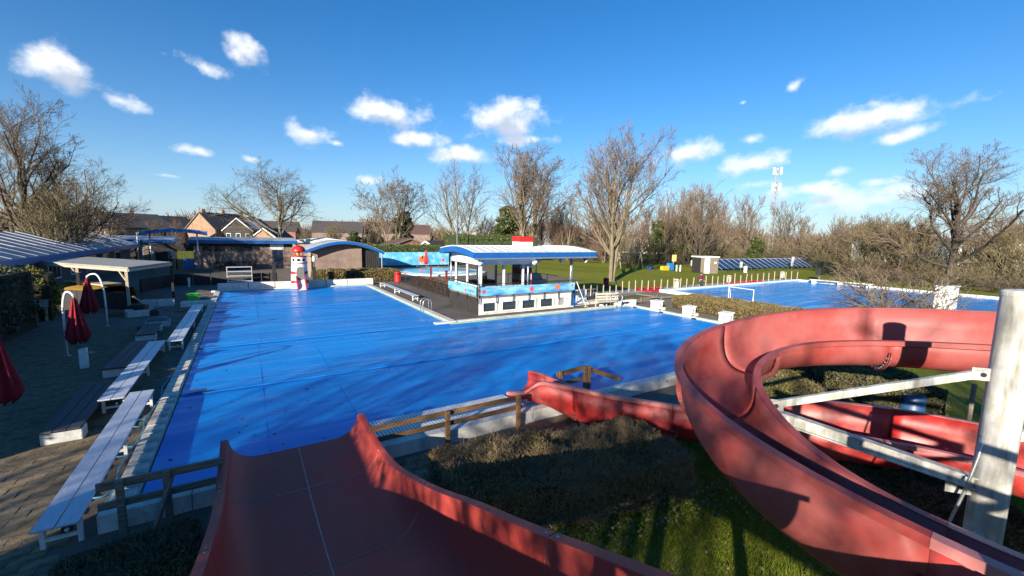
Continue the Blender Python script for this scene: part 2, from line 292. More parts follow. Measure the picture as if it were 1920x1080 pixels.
for j in range(95):
    for i in range(16):
        x = -2.85-i*.41-(.2 if j % 2 else 0); y = 8.2+j*.21
        spots.append((x, y))
near = sorted(spots, key=lambda s: math.hypot(s[0], s[1]) + (3 if s[1] < 8.6 else 0))[:230]; ns = set(near)
slabs = [(x0*.31+2.45+(.15 if j % 2 else 0), 6.55+j*.31) for j in range(8) for x0 in range(24)]
for (x, y) in near:
    o = link('paver', pm, paving, bev=0); o.location = (x, y, -.012+random.uniform(-.004,.006)); o.rotation_euler = (random.gauss(0,.012), random.gauss(0,.008), random.gauss(0,.008))
sm = MB().box((0,0,0), (.3,.3,.05)).mesh('slab', paverm); near2 = sorted(slabs, key=lambda s: abs(s[0]-4)+abs(s[1]-8.2)*1.4)[:70]; s2 = set(near2)
for (x, y) in near2:
    o = link('slab', sm, paving); o.location = (x, y, -.014+random.uniform(-.004,.006)); o.rotation_euler = (random.gauss(0,.01), random.gauss(0,.01), random.gauss(0,.008))
for (x, y) in spots:
    if (x, y) not in ns: q.box((x, y, -.014+random.uniform(-.004,.006)), (.4,.2,.05), random.gauss(0,.006))
for (x, y) in slabs:
    if (x, y) not in s2: q.box((x, y, -.014+random.uniform(-.004,.006)), (.3,.3,.05), random.gauss(0,.006))
stuff(q.build('paver_field', paverm, paving))
# ------------------------------------------------------------------ main pool
def covermat(name, c1, c2, rough, bstr):
    m = mat(name, c1, c2, rough, .5, lo=.35, hi=.7, stretch=(.35,1.4,1), detail=6, spec=.24); t = m.node_tree; bs = t.nodes['Principled BSDF']
    tc = N(t, 'ShaderNodeTexCoord'); mp = N(t, 'ShaderNodeMapping'); mp.inputs['Scale'].default_value = (.16,1.5,1); mp.inputs['Rotation'].default_value = (0,0,.16); wire(t, tc.outputs['Object'], mp.inputs[0])
    a = N(t, 'ShaderNodeTexNoise'); a.inputs['Scale'].default_value = 1.1; a.inputs['Detail'].default_value = 5; a.inputs['Distortion'].default_value = .6; wire(t, mp.outputs[0], a.inputs['Vector'])
    m2 = N(t, 'ShaderNodeMapping'); m2.inputs['Scale'].default_value = (.5,3.2,1); m2.inputs['Rotation'].default_value = (0,0,-.1); wire(t, tc.outputs['Object'], m2.inputs[0])
    c = N(t, 'ShaderNodeTexNoise'); c.inputs['Scale'].default_value = 1.4; c.inputs['Detail'].default_value = 3; wire(t, m2.outputs[0], c.inputs['Vector'])
    h = math_(t, 'ADD', a.outputs[0], math_(t, 'MULTIPLY', c.outputs[0], .35)); bp = N(t, 'ShaderNodeBump'); bp.inputs['Strength'].default_value = bstr; bp.inputs['Distance'].default_value = .12
    wire(t, h, bp.inputs['Height']); wire(t, bp.outputs[0], bs.inputs['Normal'])
    r = N(t, 'ShaderNodeMapRange'); wire(t, a.outputs[0], r.inputs[0]); r.inputs[1].default_value = .35; r.inputs[2].default_value = .65; r.inputs[3].default_value = rough*.6; r.inputs[4].default_value = rough*1.5; wire(t, r.outputs[0], bs.inputs['Roughness']); return m
coverm = covermat('blue_cover', (.001,.19,.6), (.003,.255,.7), .34, .14)
stain(coverm, (.004,.15,.48), .55, (.6,1.6,1), .52, .72, .35); stain(coverm, (.2,.3,.4), 9, (1,1,1), .72, .8, .3)
seam_m = mat('cover_seam', (.02,.2,.66), rough=.3)
cover = T('pool_cover', 'bright blue insulating cover floating on the large L shaped swimming pool', 'pool cover', (0, 0, 0))
sy = [9.75, 15.5, 21.55, 31.0, 41.55]
def strip(x0, x1, y0, y1):
    b = MB(); n = 14
    b.grid([[(x0+(x1-x0)*i/n, y, z + (.006*math.sin(i*2.1+y) if 0 < i < n else 0)) for i in range(n+1)] for y, z in ((y0+.02,.035),(y0+.07,.06),(y0+.3,.05),((y0+y1)/2,.052),(y1-.3,.05),(y1-.07,.06),(y1-.02,.035))])
    s = b.build('cover_strip', coverm, cover, smooth=True)
    e = MB(); k = int((x1-x0)/2.1)
    for i in range(1, k): xx = x0+(x1-x0)*i/k; e.b2(xx-.009, xx+.009, y0+.1, y1-.1, .05, .06)
    e.build('weld_seam', coverm, s); MB().tube([(x0+.1, y0, .06), ((x0+x1)/2, y0+.02, .07), (x1-.1, y0, .06)], .022, 6).build('edge_cable', seam_m, s)
    return s
strip(-1.9, 23.55, sy[0], sy[1]); strip(-1.9, 23.55, sy[1], sy[2]-.05); strip(-1.9, 9.4, sy[2], sy[3]); strip(-1.9, 9.4, sy[3], sy[4])
for (x, y) in ((-1.5, 15.6), (-1.55, 21.6), (-1.5, 31)):
    MB().prism([(-.3,-.05),(.25,-.02),(.45,.06),(0,.1)], .07, .082).build('folded_corner', black, cover, loc=(x, y, 0))
rs_ = np.random.default_rng(12); lp = np.stack([rs_.uniform(-1.7,9.2,260), 10.5+rs_.random(260)**1.5*30, np.full(260,.062)], 1); lq = np.stack([rs_.uniform(9.5,23.3,90), rs_.uniform(10.3,21.2,90), np.full(90,.062)], 1); lp = np.concatenate([lp, lq]); stuff(link('leaf_litter', leaves(lp, np.tile([0,0,1.0],(len(lp),1)), .05, mat('brown_litter', (.11,.075,.04), rough=.9), 'leaf_litter', 3.0), cover))
coping = struct(MB().b2(-2.02,-1.93,9.3,42.2,-.3,.09).b2(9.42,9.52,21.75,42.0,-.3,.09).b2(9.42,23.95,21.65,21.75,-.3,.09).b2(23.62,23.7,9.3,21.7,-.3,.09).b2(-2,9.9,41.62,41.7,-.3,.09).build('pool_edge', mat('pool_rim_green', (.35,.5,.42), (.25,.4,.33), .5, 3)))
stone = randomize(mat('coping_stone', (.62,.59,.53), (.45,.43,.38), .8, 4, bump=.3, bscale=30, col3=(.3,.3,.25), scale3=1.5), .14)
st = MB().box((0,0,0), (.36,.485,.16)).mesh('coping_stone', stone)
for i in range(62): link('coping_stone', st, coping, bev=.012, loc=(-2.14+random.uniform(-.006,.006), 9.9+i*.52, .06))
st2 = MB().box((0,0,0), (.48,.485,.16)).mesh('coping_stone', stone)
for i in range(39): link('coping_stone', st2, coping, bev=.012, loc=(9.75+random.uniform(-.006,.006), 22.2+i*.52, .06))
MB().b2(8.7,23.6,21.78,22.15,-.2,.12).build('coping_slab', whitecon, coping, bev=.015)
MB().b2(23.72,24.1,9.2,22.4,-.2,.13).build('coping_slab', whitecon, coping, bev=.015)
MB().b2(-2.6,10.0,41.72,42.15,-.2,.13).build('coping_slab', whitecon, coping, bev=.015)
MB().b2(9.94,9.99,21.77,22.16,-.1,.13).build('expansion_joint', black, coping)
for y in (11.2,13.7,16.2,18.7,21.0): MB().b2(23.6,23.72,y-.16,y+.16,.0,.1).build('gutter_outlet', black, coping)
# low white parapet behind the far edge of the pool
fw_ = T('white_parapet_wall', 'low dirty white concrete parapet along the far pool edge beside the small lighthouse', 'wall', (0, 42.4, 0))
for x0, x1 in ((-2.2,-.05),(0,1.95),(2,4.55),(4.6,6.1),(6.15,8.0),(8.05,10.4)): MB().b2(x0, x1, 0, .4, 0, .62+random.uniform(-.01,.01)).build('wall_block', whitecon, fw_, bev=.015)
# near parapet with gutter
nw = T('near_pool_wall', 'low white concrete wall on the near pool edge below the wooden rails', 'wall', (0, 9, 0))
for x0, x1 in ((-2.3,-1.05),(-1.04,1.6),(1.61,3.8),(3.81,6.4),(6.41,9.2),(9.21,12.6),(12.61,16.5),(16.51,24.1)): MB().b2(x0, x1, .0, .26, -.1, .32+random.uniform(-.008,.008)).build('wall_block', whitecon, nw, bev=.015)
gb = MB()
for i in range(150):
    x = 2.3+i*.085
    if x < 6.4: gb.box((x, .98, .25), (.055,1.42,.04), 0, ('X', -.1))
gr = gb.build('grating', white, nw); stuff(gr)
MB().add([(-2,.26,.26),(24,.26,.26),(24,.82,.1),(-2,.82,.1),(-2,.26,.1),(24,.26,.1)], [(0,1,2,3),(4,5,1,0)]).add([(2.2,.27,.27),(6.45,.27,.27),(6.45,1.7,.12),(2.2,1.7,.12)], [(0,1,2,3)]).build('gutter_ledge', mat('gutter_tile', (.7,.69,.66), (.55,.54,.5), .5, 5), nw)
lg = MB().b2(-.09,.09,-.004,0,-.06,.06).build('notice_plate', white, nw, loc=(11.85, -.006, .2)); MB().b2(.02,.07,-.008,-.004,-.04,.04).b2(-.07,-.01,-.008,-.004,-.012,.0).b2(-.07,-.01,-.008,-.004,.012,.022).build('print', redpaint, lg)
# ------------------------------------------------------------------ second pool
waterm = covermat('pool_water', (.002,.2,.58), (.004,.25,.64), .26, .2)
b = MB(); b.add([(33.6,2,.06),(58.6,2,.06),(58.6,26.0,.06),(33.6,26.0,.06)], [(0,1,2,3)]); struct(b.build('pool_water', waterm))
p2 = T('second_pool_edge', 'white raised concrete edge round the far rectangular swimming pool', 'pool edge', (33, 26.5, 0))
for n_, (x0, x1, y0, y1) in enumerate([(0,26.2,-.5,0),(0,.55,-12,-.51),(0,.55,-24.5,-12.01),(25.6,26.2,-24.5,-.51)]): MB().b2(x0, x1, y0, y1, -.3, .26).build('edge_slab', white, p2, bev=.02)
MB().b2(.56,25.6,-.56,-.5,-.2,.16).b2(.55,.62,-24,-.56,-.2,.16).build('gutter_band', mat('pale_blue_tile', (.25,.5,.72), (.2,.42,.65), .3, 4), p2)
# ------------------------------------------------------------------ wide slide
ws = T('wide_slide', 'wide dark red two lane slide with a seam down its middle running to the pool', 'slide', (0, 0, 0))
Fl = [(0.2,2.9),(.8,2.52),(1.5,2.12),(2.8,1.48),(4,1.0),(5.44,.6),(6.4,.48),(7.5,.39),(8.6,.36),(9.4,.36),(9.75,.35)]
Tp = [(0.2,3.46),(1.4,2.98),(1.96,2.76),(2.94,2.36),(4,1.98),(5.1,1.53),(6,1.22),(7.0,.9),(7.8,.78),(8.5,.75),(9.3,.79),(9.9,.84)]
def interp(tab, y): return float(np.interp(y, [a for a, _ in tab], [b_ for _, b_ in tab]))
def smooth_tab(tab, y, w_=.35): return sum(interp(tab, y+d*w_) for d in (-1,-.5,0,.5,1))/5
XL, XR = -.52, 2.02
def section(y):
    f = smooth_tab(Fl, y); t = smooth_tab(Tp, y); h = t-f; rr = min(.62, h*.95); P = []
    for i in range(8): a = math.pi/2*i/7; P.append((XL+.02+.52*(1-math.cos(a)), f+rr*(1-math.sin(a))))
    lower = P; out = [(XL-.1, y, t-.05), (XL-.1, y, t), (XL, y, t)]
    out += [(p[0], y, p[1]) for p in lower]
    xm = (XL+XR)/2; out += [(xm-.35, y, f-.004), (xm, y, f-.006), (xm+.35, y, f-.004)]
    out += [(XL+XR-p[0], y, p[1]) for p in reversed(lower)]; out += [(XR, y, t), (XR+.1, y, t), (XR+.1, y, t-.05)]; return out
cuts = [(.2, 2.6), (2.6, 5.6), (5.6, 8.05), (8.05, 9.85)]
for a, c in cuts:
    n = max(6, int((c-a)/.14)); yy = [a+.006+(c-a-.012)*i/n for i in range(n+1)]
    rows = [section(y) for y in yy]
    if c > 9.8:                            # the mouth sweeps back between its two raised corners
        rows = [[(p[0], p[1]-.0*(1), p[2]) for p in r] for r in rows]
    s = MB().grid(rows).build('slide_section', innerred, ws, smooth=True, solid=.02); q2 = s.modifiers.new('es', 'EDGE_SPLIT'); q2.split_angle = R(50)
    xm = (XL+XR)/2; MB().grid([[(xm-.008, y, smooth_tab(Fl, y)+.008), (xm+.008, y, smooth_tab(Fl, y)+.008)] for y in yy]).build('centre_seam', mat('sealant', (.5,.42,.36), (.35,.25,.2), .7, 8), s)
    bt = MB()
    for y in (a+.08, c-.08):
        t = smooth_tab(Tp, y)
        for x in (XL-.05, XR+.05): bt.cyl((x, y, t-.01), (x, y, t+.012), .014, n=6)
    stuff(bt.build('bolt', steel, s))
    if c < 9: MB().tube([(p[0], c, p[2]+.012) for p in section(c)[2:-2]], .006, 5).build('joint_line', mat('sealant'  , (.5,.42,.36)), s)
for y in (1.5, 4.2, 7.2):
    f = smooth_tab(Fl, y)-.08
    for x in (0, 1.5): MB().cyl((x, y, -.05), (x, y, f), .05, n=10).build('support_leg', dirtywhite, ws)
    MB().b2(-.4, 1.9, y-.04, y+.04, f-.08, f).build('cross_beam', dirtywhite, ws)
# ------------------------------------------------------------------ spiral slide
C0 = Vector((7.95, 1.2)); RO, RI = 3.64, 2.6
ZO = [(-80,4.5),(-40,4.1),(10,3.77),(42,3.64),(62,3.51),(78,3.37),(96,3.22),(130,3.06),(161,2.95),(184,2.83),(196,2.75),(260,2.3),(330,1.85),(365,1.64),(388.5,1.6)]
ZI = [(-80,4.05),(-40,3.68),(10,3.32),(45,3.18),(78,3.1),(100,3.0),(128,2.84),(147,2.68),(164,2.49),(184,2.41),(196,2.36),(260,1.92),(330,1.5),(365,1.33),(388.5,1.3)]
ss = T('spiral_slide', 'faded red open spiral water slide winding round a white steel pillar', 'slide', (C0.x, C0.y, 0))
rimpink = mat('faded_rim', (.5,.2,.19), (.42,.13,.12), .45, 2.2, lo=.35, hi=.7, detail=8)
def ring(po, pi, zo, zi, zb, lip=.1, kx=.75, kz=.62):      # one cross section from outer rim to inner rim (2-d points)
    o = Vector(po); i = Vector(pi); d = (o-i).normalized(); mid = (o+i)/2; hw = (o-i).length/2; out = []
    def P(k, z): p = mid + d*k; return (p.x-C0.x, p.y-C0.y, z)
    out += [P(hw+lip, zo-.07), P(hw+lip, zo), P(hw, zo)]
    for t in np.linspace(0, math.pi, 17)[1:-1]:
        c = math.cos(t); s = math.sin(t); k = hw*math.copysign(abs(c)**kx, c); w1 = (c+1)/2; rim = zi+(zo-zi)*w1
        out.append(P(k, rim-(rim-zb)*s**kz))
    return out + [P(-hw, zi), P(-hw-lip, zi), P(-hw-lip, zi-.07)]
def polar(a, r): return (C0.x+r*math.cos(R(a)), C0.y+r*math.sin(R(a)))
A_END = 388.5; tdir = Vector((-math.sin(R(A_END)), math.cos(R(A_END)))); po0 = Vector(polar(A_END, RO)); pi0 = Vector(polar(A_END, RI)); LEN = 7.7
def sec_arc(a): zo = smooth_tab(ZO, a, 12); zi = smooth_tab(ZI, a, 12); return ring(polar(a, RO), polar(a, RI), zo, zi, zi-.58)
EZ = dict(o=[(0,1.6),(1.4,1.5),(2.6,1.05),(3.8,.76),(6,.64),(7.2,.7),(7.9,.8),(8.2,.9),(8.5,.85)], i=[(0,1.3),(1.5,1.28),(3.5,1.2),(5.5,1.1),(6.9,1.12),(7.45,1.14),(7.8,.86),(7.95,.72),(8.5,.62)], b=[(0,.7),(3,.36),(4,.24),(5.2,.1),(6.2,.05),(6.8,.14),(7.3,.36),(8.5,.42)])
def sec_st(s):
    k = .08*min(1, max(0, (s-6.6)))
    return ring(po0+tdir*s+tdir.orthogonal()*(-k), pi0+tdir*s+tdir.orthogonal()*k, smooth_tab(EZ['o'], s, .25), smooth_tab(EZ['i'], s, .12), smooth_tab(EZ['b'], s, .3), .11, .5, .42)
joints = [-80,-38,-2,38,88,128,186,238,290,340,A_END]
def add_sec(rows, m, end=True):
    s = MB().grid([r[2:-2] for r in rows]).build('slide_section', m, ss, smooth=True, solid=.016)
    for k0, k1 in ((0, 3), (-3, None)): q9 = MB().grid([[(p[0], p[1], p[2]+(.01 if j_ != (0 if k0 == 0 else 2) else 0)) for j_, p in enumerate(r[k0:k1])] for r in rows]).build('rim', rimpink if m is deepred else m, s, solid=.014)
    if end:                               # bolted flange under the joint
        r = rows[-1][3:-3]; d = (Vector(rows[-1][9])-Vector(rows[-2][9])).normalized(); cen = sum((Vector(p) for p in (r[0], r[-1])), Vector())/2
        fl = MB(); bo = MB(); out = [Vector(p)+(Vector(p)-cen).normalized()*.085 for p in r]
        for off in (-.022, .008):
            fl.grid([[Vector(p)+d*off for p in r], [p+d*off for p in out]]); fl.grid([[p+d*off for p in out], [p+d*(off+.014) for p in out]])
        f = fl.build('joint_flange', m, s)
        for k in range(1, len(r)-1):
            p = (Vector(r[k])+out[k])/2; bo.cyl(p-d*.045, p+d*.04, .016, n=6)
        stuff(bo.build('bolt', steel, f))
    return s
for a, c in zip(joints[:-1], joints[1:]):
    n = max(8, int((c-a)/3)); add_sec([sec_arc(a+.02+(c-a-.04)*i/n) for i in range(n+1)], sidered if c < 200 else deepred)
for a, c in ((0, 2.6), (2.6, 4.1), (4.1, 6.55), (6.55, 7.95), (7.95, 8.5)):
    n = 18; add_sec([sec_st(a+.008+(c-a-.016)*i/n) for i in range(n+1)], deepred, c < 8)
b = MB().b2(-.28,.28,-.12,.12,-.02,.06); b.cyl((0,0,-.1),(0,0,.05),.05); q3 = (po0+pi0)/2+tdir*6.3; b.build('support_bracket', dirtywhite, ss, loc=(q3.x-C0.x, q3.y-C0.y, 0))
# pillar with beams
_d = ray(1902, 640); _k = 8.05/math.hypot(_d.x, _d.y); pl = T('steel_pillar', 'weathered white round steel pillar with grime streaks inside the spiral slide', 'pillar', (_d.x*_k, _d.y*_k, -.14))
MB().cyl((0,0,0),(0,0,4.58),.18,n=32,cap=False).build('shaft', dirtywhite, pl, smooth=True); MB().lathe([(.186,4.53),(.186,4.58),(.16,4.6),(.05,4.615)], n=32).build('cap', dirtywhite, pl, smooth=False)
att = Vector((-1.6,1.95,2.76)); dv = Vector((att.x, att.y, 0)).normalized()
def plate(p, d, w_=.2, h_=.16, parent=pl, name='gusset_plate'):
    b = MB(); b.bar(Vector(p)-d*w_/2, Vector(p)+d*w_/2, .02, h_); o = b.build(name, dirtywhite, parent); nn = Vector((-d.y, d.x, 0)); MB().cyl(Vector(p)-nn*.05, Vector(p)+nn*.05, .028, n=8).build('bolt', black, o); return o
MB().bar(att+Vector((0,0,.02)), dv*.2+Vector((0,0,3.55)), .06, .1).build('strut', dirtywhite, pl); plate(dv*.26+Vector((0,0,3.52)), dv); plate(att+Vector((0,0,.02))-dv*.05, dv)
bm_ = MB(); a0 = att+Vector((0,0,-.12)); a1 = dv*.17+Vector((0,0,2.08)); bm_.bar(a0, a1, .05, .15); sd_ = Vector((-dv.y, dv.x, 0))
for s_ in (-.075,.075): bm_.bar(a0+Vector((0,0,s_)), a1+Vector((0,0,s_)), .15, .018)
bm_.build('channel_beam', dirtywhite, pl); plate(dv*.3+Vector((0,0,2.0)), dv, .3, .2)
for ang, z_, r_ in ((-35, 3.1, 2.7), (-85, 3.45, 2.7), (232, 1.5, 2.7), (290, 1.15, 2.7), (340, .85, 2.7)):
    e = Vector((math.cos(R(ang)), math.sin(R(ang)), 0)); ov = sec_arc
    MB().bar(e*.15+Vector((0,0,z_-.35)), e*3.1+Vector((0,0,z_)), .08, .13).build('bracket_arm', dirtywhite, pl)
MB().tube([(-.2,.1,2.75),(-.26,.1,2.5),(-.34,.16,2.0),(-.5,.3,1.2),(-.55,.35,.15)], .018, 8).build('guy_rod', steel, pl, smooth=True)
MB().b2(-.3,-.1,-.05,.05,1.35,1.5).build('stub_bracket', dirtywhite, pl)
for an in (300, 350): e = polar(an, 3.12); MB().cyl((e[0]-C0.x, e[1]-C0.y, 0), (e[0]-C0.x, e[1]-C0.y, smooth_tab(ZI, an)-.5), .07, n=12).build('support_post', dirtywhite, ss)
# ------------------------------------------------------------------ slide tower behind the camera
tw = T('slide_tower', 'timber slide platform with railings at the top of the slides', 'tower', (0, 0, 0))
for i in range(22): MB().b2(-1.1+i*.215, -1.1+i*.215+.2, -3.2, .18, 2.86, 2.92).build('deck_plank', greywood, tw)
for x in (-1.05, 1.3, 3.55):
    for y in (-3.1, -.05): MB().b2(x-.07, x+.07, y-.07, y+.07, -.1, 4.0 if (y < -1 or x != 1.3) else 2.86).build('post', greywood, tw)
for z in (3.4, 3.95):
    MB().b2(-1.06,-1.0,-3.1,0,z-.06,z+.06).b2(3.5,3.56,-3.1,0,z-.06,z+.06).b2(-1,3.5,-3.13,-3.07,z-.06,z+.06).build('rail', wood, tw)
for i in range(10): MB().b2(.2,1.2,-3.3-i*.26,-3.06-i*.26,2.66-i*.27,2.7-i*.27).build('step', greywood, tw)
for x in (.17,1.23): MB().bar((x,-3.2,2.75),(x,-5.95,-.05),.05,.2).build('stringer', greywood, tw)
# ------------------------------------------------------------------ kiosk
roofm = mat('roof_sheet_metal', (.75,.75,.73), (.62,.62,.6), .5, 2, lo=.3, hi=.8, col3=(.55,.55,.5), scale3=.8)
bannerm = mat('sea_banner', (.03,.22,.6), (.25,.6,.85), .5, 1.6, stretch=(.35,.35,2.2), lo=.35, hi=.62, detail=4)
ki = T('pool_kiosk', 'white and blue lifeguard kiosk with barrel roof on a basement beside the pool', 'kiosk', (12.2, 23.45, 0))
def kx(px): return ay(px, 575, 23.45).x-12.2
W = [(906,929),(942,968),(979,1003),(1013,1036)]
edges = [0]; fwall = MB(); KW = 7.5
fwall.b2(0, KW, 0, .14, .8, 1.1); fwall.b2(0, KW, 0, .14, 0, .17); prev = 0
for a, c in W+[(1046,1058)]:
    fwall.b2(prev, kx(a), 0.002, .138, .17, .8); prev = kx(c)
fwall.b2(prev, KW, 0.002, .138, .17, .8)
fwall.build('basement_wall', whitecon, ki, bev=.012)
for i, (a, c) in enumerate(W+[(1046,1058)]):
    wn = MB().b2(kx(a)-.07, kx(c)+.07, -.05, .0, .74, .81).b2(kx(a)-.07, kx(c)+.07, -.05, .0, .14, .2).b2(kx(a)-.07, kx(a), -.05, 0, .2, .74).b2(kx(c), kx(c)+.07, -.05, 0, .2, .74).build('window', white, ki)
    MB().b2(kx(a), kx(c), .05, .07, .17, .8).build('pane' if i < 4 else 'vent_panel', glass if i < 4 else concrete, wn)
MB().b2(-.02, KW+.1, -.16, -.055, .02, .1).build('plinth', whitecon, ki)
for i in range(21): MB().b2(-.03-.012*(i % 2), 0.0, i*.212, i*.212+.2, 0, 1.06).build('board', blackwood, ki)
MB().b2(.0, .05, .15, 4.45, .0, 1.08).b2(.05, KW, 4.3, 4.45, 0, 1.08).b2(KW-.14, KW, .15, 4.3, 0, 1.08).build('inner_wall', blackwood, ki)
MB().b2(-.06, KW+.08, -.1, 4.5, 1.1, 1.18).build('deck', greywood, ki)
# railing and banners
rl = MB()
for i in range(7): x = -.02+i*1.25; rl.b2(x-.022, x+.022, -.15, -.11, .72, 1.98)
for i in range(4): y = .0+i*1.45; rl.b2(-.12, -.08, y-.022, y+.022, .85, 1.98)
for z in (1.24, 1.6, 1.97): rl.b2(-.1, KW, -.145, -.115, z-.018, z+.018); rl.b2(-.115, -.085, -.1, 4.4, z-.018, z+.018)
for i in range(5): rl.b2(4.8+i*.66, 4.83+i*.66, 4.35, 4.38, 1.18, 2.1)
rl.b2(3.7, KW+.0, 4.35, 4.38, 2.08, 2.12); rl.b2(KW-.03, KW, 1.6, 4.35, 2.08, 2.12); rl.b2(KW-.03, KW, 2.9, 2.93, 1.18, 2.1)
rl.build('railing', black, ki)
def sagging(x0, x1, z0, z1, n=18): return [[(x0+(x1-x0)*i/n, .012*math.sin(i*1.9), z+(-.025*math.sin(i/n*math.pi*6)**2)) for i in range(n+1)] for z in (z0, (z0+z1)/2, z1)]
bf = MB().grid(sagging(.05, KW+.15, 1.24, 1.79)).build('banner', bannerm, ki, loc=(0,-.165,0))
bl = MB().grid([[(p[1], p[0], p[2]) for p in r] for r in sagging(.05, 4.4, 1.24, 1.79)]).build('banner', bannerm, ki, loc=(-.14,0,0))
starred = mat('starfish_print', (.6,.05,.08), (.7,.12,.1), .6, 6); crab = mat('orange_print', (.75,.2,.04), (.7,.12,.03), .6, 6); pinkp = mat('pink_print', (.7,.25,.25), rough=.6)
def starpoly(cx, cz, r, n=5, ph=.3, k=.45): return [(cx+rr*math.cos(ph+math.pi*i/n), cz+rr*math.sin(ph+math.pi*i/n)) for i, rr in ((i, r if i % 2 == 0 else r*k) for i in range(2*n))]
for x, z, r, m_, n_ in ((.25,1.5,.19,starred,6),(1.9,1.6,.08,pinkp,5),(2.9,1.55,.1,pinkp,5),(3.9,1.5,.27,starred,7),(5.2,1.58,.09,pinkp,6),(6.1,1.53,.26,crab,9),(7.4,1.6,.14,starred,8),(1.05,1.45,.06,pinkp,4),(4.7,1.42,.05,crab,4)):
    MB().prism(starpoly(x, z, r, n_), -.022, -.018, 'Y').build('printed_motif', m_, bf)
MB().prism([(6.1-.3,1.44),(6.1+.3,1.44),(6.3,1.62),(5.9,1.62)], -.026, -.023, 'Y').build('printed_motif', crab, bf)
for y, z, r, m_ in ((.5,1.45,.14,starred),(1.6,1.42,.17,starred),(3.2,1.6,.08,pinkp)): MB().prism(starpoly(y, z, r, 6), -.025, -.021, 'X').build('printed_motif', m_, bl)
# cabin
for (x, y) in ((.3,.35),(2.0,.35),(3.5,.35),(.3,2.2),(.3,4.0),(3.5,4.0),(2.0,4.0)): MB().b2(x-.07, x+.07, y-.07, y+.07, 1.18, 3.25).build('window_post', white, ki)
MB().b2(.25, 3.55, .28, .4, 1.18, 1.72).b2(.24,.36,.4,4.05,1.18,1.72).b2(.36,3.5,3.95,4.06,1.18,1.72).build('cabin_panel', mat('blue_panel', (.02,.11,.25), (.03,.15,.32), .5, 3), ki)
MB().b2(.2, 3.6, .22, .42, 1.725, 1.79).b2(.2,.4,.42,4.1,1.725,1.79).build('cabin_sill', white, ki)
clear = mat('clear_glass', (.9,.95,.95), rough=.02, trans=1.0); clear.node_tree.nodes['Principled BSDF'].inputs['IOR'].default_value = 1.05
for x0, x1 in ((.38,1.92),(2.08,3.42)): MB().b2(x0, x1, .345, .355, 1.8, 3.15).build('pane', clear, ki)
for y0, y1 in ((.43,2.12),(2.28,3.92)): MB().b2(.295, .305, y0, y1, 1.8, 3.15).build('pane', clear, ki)
MB().prism([(-.15,3.17),(-.95,3.55),(-.95,3.68),(.1,3.95),(.1,3.17)], 0, 3.62, 'X').build('eaves_box', white, ki)
MB().prism([(-.08,3.17),(-.08,3.6),(.6,4.02),(1.9,4.18),(3.2,4.05),(4.1,3.85),(4.1,3.22)], -.02, .1, 'X').build('gable_panel', white, ki)
MB().b2(.1,3.6,.12,4.1,3.17,3.2).build('cabin_ceiling', white, ki)
MB().b2(1.0,2.6,2.6,3.4,1.18,1.9).build('counter', greywood, ki); 
for x, y in ((-.02,-.04),(0,4.25),(3.66,-.04),(7.36,-.02),(7.36,4.25)):
    MB().cyl((x, y, 1.1), (x, y, 3.75), .05 if x < 7 else .075, n=12).build('roof_post', steel, ki, smooth=True)
# roof: barrel vault
def vault(y): t = (y+.95)/5.1; return 4.0+.08*t+.26*math.sin(math.pi*t)
ny = 14; xs_ = np.linspace(-.82, 8.85, 18)
for i in range(17):
    rows = [[(x, y, vault(y)) for x in (xs_[i]+.004, xs_[i+1]-.004)] for y in np.linspace(-.97, 4.17, ny)]
    rf = MB().grid(rows).build('roof_sheet', roofm, ki, solid=.03)
    MB().grid([[(x, y, vault(y)+z) for x, z in ((xs_[i]-.02,.018),(xs_[i]-.015,.05),(xs_[i]+.015,.05),(xs_[i]+.02,.018))] for y in np.linspace(-.97, 4.17, ny)]).build('seam', roofm, rf)
MB().b2(-.84, 8.87, -1.0, -.95, 3.63, 3.985).build('front_fascia', blue, ki)
MB().b2(-.84, 8.87, 4.15, 4.2, 3.72, 4.06).build('rear_fascia', blue, ki)
for x in (-.87, 8.855): MB().grid([[(x, y, vault(y)-.02-(.34 if k else 0)) for y in np.linspace(-1.0, 4.2, ny)] for k in (0, 1)]).build('gable_fascia', blue, ki, solid=.03)
MB().grid([[(x, y, vault(y)-.3) for x in (-.8, 8.83)] for y in np.linspace(-.94, 4.14, ny)]).build('soffit', mat('soffit_grey', (.3,.31,.33), rough=.7), ki)
MB().cyl((-.84,-1.05,3.6),(8.87,-1.05,3.62),.055,n=10).build('gutter', steel, ki); MB().tube([(7.5,-1.02,3.58),(7.5,-.6,3.45),(7.45,-.1,3.3),(7.45,-.1,1.2)], .035, 8).build('downpipe', steel, ki, smooth=True)
stripeA = mat('stripe_red', (.3,.02,.03), (.25,.02,.03), .6, 5); stripeB = mat('stripe_white', (.6,.6,.58), (.5,.5,.48), .6, 5)
for i in range(6): MB().b2(3.62, 4.62, .9, 1.9, 1.18+i*.41, 1.18+(i+1)*.41-.002).build('chimney_band', stripeA if i % 2 else stripeB, ki)
MB().b2(3.6, 4.64, .9, 1.9, 4.0, 4.62).build('chimney_stack', white, ki); MB().b2(3.57, 4.67, .87, 1.93, 4.622, 4.98).build('chimney_cap', redpaint, ki); MB().cyl((4.15,1.4,4.98),(4.15,1.4,5.2),.05,n=10).build('flue', steel, ki)
MB().b2(4.75,4.95,1.5,1.75,1.18,3.9).build('steel_column', black, ki)
MB().b2(5.4,7.2,2.6,4.2,1.18,1.75).prism([(5.5,1.75),(7.1,1.75),(6.9,2.15),(6.0,2.0)], 3.0, 4.0, 'Y').build('covered_furniture', mat('grey_tarpaulin', (.35,.35,.35), (.25,.25,.25), .7, 2), ki)
